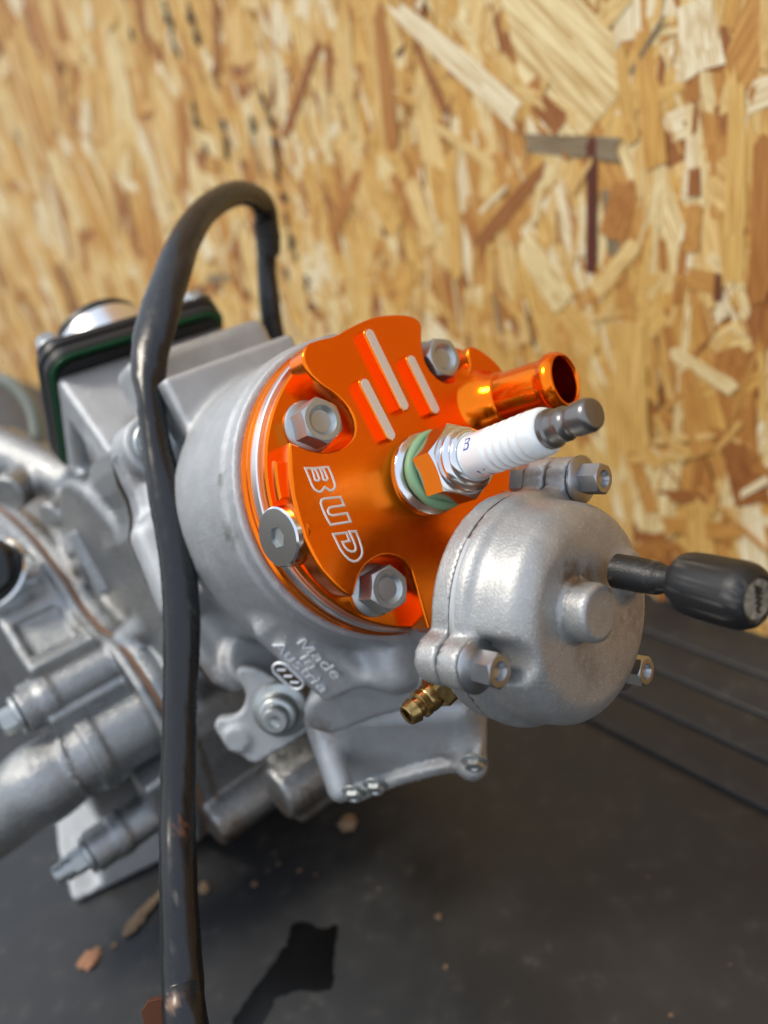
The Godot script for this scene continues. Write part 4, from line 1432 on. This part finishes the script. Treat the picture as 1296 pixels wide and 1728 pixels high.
	for q in [[Vector2(-0.9, 2.4), Vector2(-0.2, 1.2)], [Vector2(-0.2, 2.2), Vector2(-0.9, 1.3)], [Vector2(0.6, 1.8), Vector2(-0.5, 0.5)], [Vector2(0.75, 0.9), Vector2(-0.1, 1.2)], [Vector2(-0.6, 0.4), Vector2(0.7, 0.1)], [Vector2(0.7, 0.1), Vector2(-0.5, -0.6)], [Vector2(-0.5, -0.6), Vector2(0.7, -0.9)], [Vector2(0.7, -0.9), Vector2(-0.3, -1.7)], [Vector2(-0.3, -1.7), Vector2(0.5, -2.3)]]:
		z.add(extrude(capsule_pts(q[0], q[1], 0.2, 4), 0.0, 0.4, 0.06))
	put("embossed_mark", finish(z), M.black_rubber, cp, mmt(Basis(Vector3(0, 0, 1), -0.3), Vector3(0, 0, cl - 0.28)))


func dust_mat() -> Material:
	var m := mat("dust_disc", Color(0.66, 0.63, 0.55), 0.0, 0.9)
	m.vertex_color_use_as_albedo = true
	return m


func exhaust_and_bracket() -> void:
	# exhaust side box under the cylinder
	var f := Transform3D(along(Vector3(0.6, -0.12, 0.78)), Vector3(-141.37, 95.74, 228.97))
	var face := ccw([Vector2(-25.18, 13.73), Vector2(-25.12, 7.32), Vector2(-25.53, -6.67), Vector2(-23.91, -19.78), Vector2(-18.64, -18.93), Vector2(-10.01, -14.5), Vector2(1.89, -8.47), Vector2(13.22, -4.35), Vector2(21.22, -3.58), Vector2(23.44, 2.61), Vector2(23.6, 12.87), Vector2(22.95, 19.42), Vector2(7.11, 18.49)])
	var lip := ccw([Vector2(-25, -13.43), Vector2(-24.21, -20.97), Vector2(-18.57, -21.87), Vector2(-10.52, -16.81), Vector2(-0.11, -11.29), Vector2(12.87, -6.47), Vector2(22.01, -5.11), Vector2(23.78, 2.61), Vector2(22.59, 3.59), Vector2(20.24, -1.03), Vector2(10, -2.87), Vector2(-1.53, -7.51), Vector2(-13.81, -14.67), Vector2(-20.02, -16.67)])
	var upper := ccw([Vector2(-26.11, 19.45), Vector2(-26.05, 11.95), Vector2(-23.26, 7.35), Vector2(-17.33, 8.98), Vector2(-3.58, 16.07), Vector2(7.3, 19.43), Vector2(20.96, 23.08), Vector2(22.21, 31.04), Vector2(8.41, 33.46), Vector2(-14.18, 29.35)])
	var list := [Slab.new(chaikin(face, 2), -42, 0, 6.0, f), Rod.new(Vector3(-134.26, 102.65, 211.24), Vector3(-126.26, 91.25, 216.82), 4.6).soft(5), Rod.new(Vector3(-162.13, 106.1, 242.49), Vector3(-149.77, 90.71, 247.01), 4.0).soft(5), Slab.new(chaikin(lip, 1), -44, 2.4, 0.8, f).soft(1.0)]
	world_cast("exhaust_port", [Slab.new(chaikin(upper, 1), -40, 1.6, 2.0, f)], Vector3(-210, 80, 176), Vector3(-96, 160, 268), 1.4, M.cast, [[Vector3(-158.07, 106.28, 244.24), 5.0, 0.6, MUD]])
	world_cast("exhaust_box", list, Vector3(-210, 50, 176), Vector3(-96, 150, 268), 1.2, M.cast, [[Vector3(-142.28, 90.15, 238.69), 5.0, 0.6, MUD], [Vector3(-158.83, 109.32, 242.85), 7.0, 0.5, MUD], [Vector3(-130.11, 92.38, 221.39), 7.0, 0.35, MUD]])
	for p in [Vector3(-144.4, 92.36, 245.69), Vector3(-140.37, 93.77, 240.7), Vector3(-122.58, 96.76, 218.61)]:
		put("box_bolt", finish(flange_bolt(4.6, 3.6, 0.9, 2.6, 0.6, 0.6)), M.zinc, engine, on_engine(along(Vector3(0.6, -0.3, 0.7)), p))
	# bracket plate with its bolt
	var bn := Vector3(0.72, 0.30, 0.62)
	var bf := Transform3D(along(bn), Vector3(-177.38, 104.36, 250.3))
	var br := ccw([Vector2(-7.15, 17.11), Vector2(-1.02, 16.18), Vector2(4.93, 10.74), Vector2(11.53, 4.81), Vector2(14.99, -0.28), Vector2(13.34, -5.03), Vector2(6.61, -9.08), Vector2(-5.7, -14.35), Vector2(-8.8, -14.7), Vector2(-13.1, -9.77), Vector2(-17.59, -4.04), Vector2(-18.34, -0.42), Vector2(-16.32, 2), Vector2(-13.02, 1.52), Vector2(-9.49, 2.16), Vector2(-6.46, 5.95), Vector2(-6.06, 9.72), Vector2(-8.35, 13.11)])
	var plate := [Slab.new(chaikin(br, 1), -4.2, 0, 1.0, bf), Drum.new(bf * Vector3(-11.5, -5.5, -6), bf * Vector3(-11.5, -5.5, 1.2), 4.2, 0.6).soft(1.5)]
	var o := world_cast("bracket_plate", plate, Vector3(-225, 70, 220), Vector3(-150, 140, 284), 1.2, M.cast, [[Vector3(-168.26, 102.68, 242.48), 5, 0.4, MUD]])
	put("bracket_bolt", finish(lathe([Vector2(8.6, 0), Vector2(8.9, 0.4), Vector2(8.4, 1.6), Vector2(6.8, 2.2), Vector2(6.2, 2.6), Vector2(5.9, 5.4), Vector2(5.2, 6.2), Vector2(4.2, 6.4), Vector2(4.1, 8.4), Vector2(3.4, 9.2), Vector2(1.9, 9.2), Vector2(1.7, 8.6), Vector2(0.01, 8.4)], 48), 44), M.zinc, engine, on_engine(bf.basis, Vector3(-174.62, 106.92, 247.15)))
	# brass fitting
	var b0 := Vector3(-112.67, 136.42, 231.78)
	var b1 := Vector3(-112.62, 135.86, 243.72)
	var bl := (b1 - b0).length()
	put("brass_nipple", finish(lathe([Vector2(3.6, 0), Vector2(3.6, bl * 0.12), Vector2(2.6, bl * 0.18), Vector2(2.5, bl * 0.26), Vector2(3.35, bl * 0.3), Vector2(3.4, bl * 0.44), Vector2(3.0, bl * 0.5), Vector2(3.35, bl * 0.53), Vector2(3.35, bl * 0.64), Vector2(2.55, bl * 0.68), Vector2(2.5, bl * 0.76), Vector2(3.05, bl * 0.8), Vector2(2.5, bl * 0.98), Vector2(2.2, bl), Vector2(1.6, bl), Vector2(1.5, bl - 0.4), Vector2(1.45, bl * 0.6), Vector2(0.01, bl * 0.6)], 48), 34), M.brass, engine, on_engine(along(b1 - b0), b0))
	put("nipple_elbow", finish(lathe([Vector2(4.0, -3), Vector2(4.6, -2), Vector2(4.6, 3), Vector2(4.0, 4), Vector2(0.01, 4)], 6), 20), M.brass, engine, on_engine(along(Vector3(-0.3, 0.9, 0.3)), b0))


func intake() -> void:
	var u := Vector3(0.643, 0.766, 0)
	var n := Vector3(-0.766, 0.643, 0)
	var B := Basis(u.cross(n) * -1.0, u, n)
	B = Basis(Vector3(0, 0, 1), u, Vector3(0, 0, 1).cross(u))
	# B.x runs along the crank axis, B.y up the face, B.z out of it
	var top := Vector3(-268, 207, 216.6)
	var mid := top - u * 31.0
	var fl := Transform3D(B, mid)
	if B.z.dot(n) < 0.0:
		B = Basis(Vector3(0, 0, -1), u, Vector3(0, 0, -1).cross(u))
		fl = Transform3D(B, mid)
	var list := [
		Brick.new(mid - n * 22.0 - u * 2.0, Vector3(33.0, 26.5, 24), 2.0, B),
		Brick.new(mid - n * 34.0 - u * 6.0, Vector3(33.5, 25, 14), 3.0, B).soft(3),
		Slab.new([Vector2(-16, -20), Vector2(14, -20), Vector2(14, -8), Vector2(-4, 9), Vector2(-16, 9)], 20, 40, 2.0, Transform3D(Basis(n, u, Vector3(0, 0, 1)) if n.cross(u).z > 0 else Basis(-n, u, Vector3(0, 0, 1)), mid - n * 22.0)).minus().soft(2)]
	world_cast("intake_block", list, Vector3(-320, 118, 176), Vector3(-216, 216, 262), 1.5, M.cast, [[Vector3(-262, 172, 250), 6, 0.6, MUD], [Vector3(-250, 186, 236), 4, 0.4, MUD]])
	var rr := func(w: float, h: float, r: float) -> Array:
		return ring_pts(Vector2(w - r, h - r), r, 0, 90, 6) + ring_pts(Vector2(-w + r, h - r), r, 90, 180, 6) + ring_pts(Vector2(-w + r, -h + r), r, 180, 270, 6) + ring_pts(Vector2(w - r, -h + r), r, 270, 360, 6)
	var o := put("reed_gasket", finish(extrude(rr.call(32.5, 30.0, 7.0), 1.0, 3.2, 0.4)), M.black_gloss, engine, on_engine(B, mid))
	put("reed_plate", finish(extrude(rr.call(35.2, 32.6, 9.0), 3.2, 7.2, 0.6, [], 0.4)), M.black_gasket, o)
	put("gasket_bead", finish(extrude(rr.call(34.6, 32.0, 8.6), 2.5, 3.3, 0.2)), M.green_bead, o)
	put("manifold_flange", finish(extrude(rr.call(35.6, 33.0, 9.2), 7.5, 11.0, 0.8)), M.black_rubber, o)
	put("manifold", finish(lathe([Vector2(25, 10), Vector2(21, 14), Vector2(18.7, 18), Vector2(18.7, 36), Vector2(17.5, 37), Vector2(16.5, 36), Vector2(16.5, 14)], 64)), M.black_rubber, o)
	put("clamp_band", finish(lathe([Vector2(18.6, 20), Vector2(19.6, 20.2), Vector2(19.8, 21), Vector2(19.8, 31), Vector2(19.6, 31.8), Vector2(18.6, 32)], 64)), M.bare, o)
	for p in [Vector2(29, 27), Vector2(-29, 27), Vector2(29, -27)]:
		put("manifold_bolt", finish(flange_bolt(7.0, 5.6, 1.2, 5.6, 0.8, 0.6)), M.zinc, o, mmt(Basis(), Vector3(p.x, p.y, 11.0)))
	# clear drain hose looping behind the case
	var h := sweep([[Vector3(-392.75, 196.11, 257.94), 3.2, 3.2, 0.0], [Vector3(-381.87, 191.12, 246.47), 3.2, 3.2, 0.0], [Vector3(-375.86, 184.35, 241.47), 3.2, 3.2, 0.0], [Vector3(-371.38, 172.94, 240.53), 3.2, 3.2, 0.0], [Vector3(-370.51, 156.78, 244.77), 3.2, 3.2, 0.0]], Vector3(0.3, 0.2, 1), 20, 6)
	put("drain_hose", finish(h, 60), M.clear_hose, engine, on_engine(Basis(), Vector3.ZERO))


# ---------------------------------------------------------------- cable and dirt
func cable() -> void:
	var rows := [
		[Vector3(20, 6, 330), 4.6, 4.6, 0.0], [Vector3(-50, 6, 345), 4.6, 4.6, 0.0], [Vector3(-95, 22, 332), 4.7, 4.5, 0.0],
		[Vector3(-122.78, 81.66, 312.12), 4.9, 4.4, 0.0], [Vector3(-133.14, 90.61, 306.15), 4.8, 4.4, 0.0], [Vector3(-146.18, 104.11, 296.43), 4.5, 4.2, 0.0],
		[Vector3(-157.9, 114.26, 287.57), 4.5, 4.2, 5.0], [Vector3(-167.68, 130.54, 276.7), 4.5, 4.4, 10.0], [Vector3(-176.2, 149.15, 265.98), 5.0, 4.2, 5.0],
		[Vector3(-183.03, 162.1, 259.41), 4.9, 4.2, 0.0], [Vector3(-192.42, 176.91, 253.04), 5.2, 4.0, -10.0], [Vector3(-202.75, 189.94, 247.54), 4.0, 4.2, -25.0],
		[Vector3(-209.25, 199.96, 242.87), 3.9, 4.4, -10.0], [Vector3(-214.89, 209.3, 237.53), 5.6, 3.6, 10.0], [Vector3(-221.03, 218.17, 229.44), 7.0, 3.4, 18.0], [Vector3(-230.26, 227.56, 217.63), 6.4, 3.6, 12.0],
		[Vector3(-242.87, 237.4, 202.59), 5.2, 4.0, 0.0], [Vector3(-257.31, 244.86, 184.4), 4.8, 4.2, 0.0], [Vector3(-272.81, 247.45, 162.07), 4.8, 4.4, 0.0],
		[Vector3(-283.49, 242.2, 146.95), 5.0, 4.6, 0.0], [Vector3(-288.2, 230.8, 143.72), 4.6, 4.6, 0.0], [Vector3(-290.85, 217.15, 147.1), 4.2, 4.2, 0.0], [Vector3(-290.63, 197.96, 150.89), 4.6, 4.6, 0.0], [Vector3(-290.44, 180.31, 153.48), 5.4, 5.4, 0.0], [Vector3(-288.58, 160.46, 159.3), 5.4, 5.4, 0.0]]
	var dents := func(u: float, a: float) -> float:
		var r := 1.0 + 0.035 * noise.get_noise_2d(u * 26.0, cos(a) * 1.2 + 5.0) + 0.02 * noise.get_noise_2d(u * 70.0, sin(a) * 2.0)
		# a crease where the sleeve twists, and a few nicks
		var k := exp(-pow((u - 0.545) / 0.035, 2.0))
		r *= 1.0 - 0.42 * k * exp(-pow(wrapf(a + 1.5, -PI, PI) / 0.40, 2.0))
		var k2 := exp(-pow((u - 0.615) / 0.04, 2.0))
		r *= 1.0 - 0.32 * k2 * exp(-pow(wrapf(a + 1.2 + 6.0 * (u - 0.615), -PI, PI) / 0.34, 2.0))
		var k3 := exp(-pow((u - 0.47) / 0.05, 2.0))
		r *= 1.0 - 0.20 * k3 * exp(-pow(wrapf(a + 1.9, -PI, PI) / 0.35, 2.0))
		return r
	var tint := func(p: Vector3) -> Color:
		var f := 1.0 + 0.2 * noise.get_noise_3dv(p / 4.0)
		var c := Color(f * 0.036, f * 0.040, f * 0.046)
		for e in [[Vector3(-148.81, 114.27, 289.96), 2.6, Color(1.0, 0.36, 0.15)], [Vector3(-139.82, 105.35, 299.82), 1.3, Color(1.0, 0.9, 0.75)], [Vector3(-135.06, 99.02, 305.87), 1.2, Color(0.6, 0.56, 0.5)], [Vector3(-128.22, 92.94, 310.69), 1.8, Color(1.0, 0.6, 0.38)], [Vector3(-172.05, 153.43, 262.34), 1.6, Color(0.5, 0.48, 0.45)]]:
			var dd: float = (p - e[0]).length() / e[1]
			var w := clampf(1.2 - dd + 1.1 * noise.get_noise_3dv(p / 0.9), 0.0, 1.0)
			c = c.lerp(e[2], w)
		return c
	var o := put("rubber_sleeved_cable", finish(sweep(rows, Vector3(0.742, 0.424, 0.519), 40, 16, dents), 60, tint), M.rubber, self, Transform3D())
	tag(o, "black rubber sleeved cable arching up in front of the engine", "cable")
	# taped end where the sleeve meets the engine
	var tape := sweep([[Vector3(-287.34, 235.18, 144.71), 5.2, 5.0, 0.0], [Vector3(-288.36, 228.61, 144.58), 5.3, 5.1, 0.0], [Vector3(-289.2, 221.71, 145.84), 4.9, 4.8, 0.0]], Vector3(0.742, 0.424, 0.519), 28, 5, func(u: float, a: float) -> float: return 1.0 + 0.03 * sin(u * 40.0 + a * 2.0))
	put("tape_wrap", finish(tape, 50), M.black_gasket, o)
	var tab := extrude([Vector2(-5, -7), Vector2(5, -7), Vector2(5, 3), Vector2(2, 6), Vector2(-3, 6), Vector2(-5, 4)], -0.6, 0.6, 0.15)
	put("rusty_tab", finish(tab), M.rust, o, Transform3D(along(Vector3(0.742, 0.424, 0.519)), Vector3(-130.37, 85.49, 313.11) * MM))


func lump(r: RandomNumberGenerator, sx: float, sy: float, sz: float) -> Soup:
	var s := Soup.new()
	var o := r.randf() * 50.0
	var g := func(i: int, j: int) -> Vector3:
		var a := TAU * i / 14
		var b := PI * j / 8 - PI / 2
		var d := Vector3(cos(b) * cos(a), sin(b), cos(b) * sin(a))
		return d * (1.0 + 0.75 * noise.get_noise_3dv(d * 1.3 + Vector3(o, o, o)) + 0.4 * noise.get_noise_3dv(d * 3.4 + Vector3(o, o, o))) * Vector3(sx, sy, sz) + Vector3(0, sy * 0.55, 0)
	for i in 14:
		for j in 8:
			s.quad(g.call(i + 1, j), g.call(i, j), g.call(i, j + 1), g.call(i + 1, j + 1))
	return s


func crumbs() -> void:
	var r := RandomNumberGenerator.new()
	r.seed = 8
	var list := [
		[Vector2(-242.94, 322.77), 4.2, 1.0, 3.6, "clay", "largest terracotta dirt crumb lying apart on the bench top"],
		[Vector2(-216.09, 217.57), 3.4, 1.6, 4.4, "pale_clay", "brown dirt crumb on the bench below the exhaust box"],
		[Vector2(-236.51, 276.63), 2.6, 1.4, 2.0, "pale_clay", "pale dirt crumb on the bench just beside the black cable"],
		[Vector2(-241.27, 313.61), 1.2, 0.6, 1.2, "pale_clay", "small pale crumb on the bench near the muddy streak"]]
	for e in list:
		var o := put("dirt_crumb", finish(lump(r, e[1], e[2], e[3]), 25), M[e[4]], self, Transform3D(Basis(Vector3.UP, r.randf() * 3), Vector3(e[0].x, 0.2, e[0].y) * MM))
		tag(o, e[5], "crumb", "dirt crumbs on the bench top")
	var small := [Vector2(-222.18, 260.97), Vector2(-223.32, 253.98), Vector2(-222.78, 249.06), Vector2(-213.19, 245.03), Vector2(-206.56, 241.34), Vector2(-228.87, 247.56), Vector2(-182.16, 228.04), Vector2(-110.99, 157.97), Vector2(-141.53, 231.76), Vector2(-79.9, 194.78), Vector2(-75.04, 168.58), Vector2(-156.58, 220.7)]
	for p in small:
		var k := r.randf_range(0.45, 1.25)
		var o := put("dirt_speck", finish(lump(r, k, 0.4 * k, k), 25), M.grit, self, Transform3D(Basis(Vector3.UP, r.randf() * 3), Vector3(p.x, 0.1, p.y) * MM))
		tag(o, "tiny brown dirt speck scattered over the flat black bench top", "speck", "dirt specks on the bench top")
	var a := Vector2(-241.57, 309.34)
	var b := Vector2(-247.64, 290.91)
	var st := sweep([[Vector3(a.x, 0.9, a.y), 1.0, 0.5, 0.0], [Vector3(a.x, 1.3, a.y).lerp(Vector3(b.x, 1.3, b.y), 0.2), 2.3, 1.0, 0.0], [Vector3(a.x, 1.6, a.y).lerp(Vector3(b.x, 1.6, b.y), 0.6), 1.9, 1.0, 0.0], [Vector3(b.x, 1.2, b.y), 1.3, 0.7, 0.0], [Vector3(b.x, 1.0, b.y).lerp(Vector3(a.x, 1.0, a.y), -0.5), 0.8, 0.4, 0.0]], Vector3.UP, 16, 8, func(u: float, ang: float) -> float: return 1.0 + 0.6 * noise.get_noise_2d(u * 9.0, ang) + 0.5 * noise.get_noise_2d(u * 30.0, ang * 3.0))
	tag(put("mud_streak", finish(st, 25), M.pale_clay, self), "long flaked streak of dried mud on the bench behind the cable", "mud")
	# thin glossy black patch lying flat on the bench
	var black_film := [Vector2(-181.56, 295.72), Vector2(-182.93, 291.19), Vector2(-183.75, 285.43), Vector2(-187.56, 277.68), Vector2(-189.3, 270.44), Vector2(-188.94, 266.48), Vector2(-192.92, 263.34), Vector2(-194.77, 259.95), Vector2(-193.22, 256.61), Vector2(-188.14, 255.17), Vector2(-183.6, 252.9), Vector2(-182.81, 249.03), Vector2(-180.71, 248.37), Vector2(-177.57, 252.92), Vector2(-173.16, 257.81), Vector2(-167.68, 261.32), Vector2(-164.96, 264.88), Vector2(-167.36, 268.25), Vector2(-171.11, 270.7), Vector2(-174.19, 274.16), Vector2(-176.89, 278.37), Vector2(-174.81, 285.03), Vector2(-172.57, 290.19), Vector2(-175.71, 295.77)]
	tag(put("dark_patch", finish(flat(ragged(chaikin(black_film, 2)))), M.black_film, self), "thin glossy black patch on the bench in front of the engine", "oil patch")


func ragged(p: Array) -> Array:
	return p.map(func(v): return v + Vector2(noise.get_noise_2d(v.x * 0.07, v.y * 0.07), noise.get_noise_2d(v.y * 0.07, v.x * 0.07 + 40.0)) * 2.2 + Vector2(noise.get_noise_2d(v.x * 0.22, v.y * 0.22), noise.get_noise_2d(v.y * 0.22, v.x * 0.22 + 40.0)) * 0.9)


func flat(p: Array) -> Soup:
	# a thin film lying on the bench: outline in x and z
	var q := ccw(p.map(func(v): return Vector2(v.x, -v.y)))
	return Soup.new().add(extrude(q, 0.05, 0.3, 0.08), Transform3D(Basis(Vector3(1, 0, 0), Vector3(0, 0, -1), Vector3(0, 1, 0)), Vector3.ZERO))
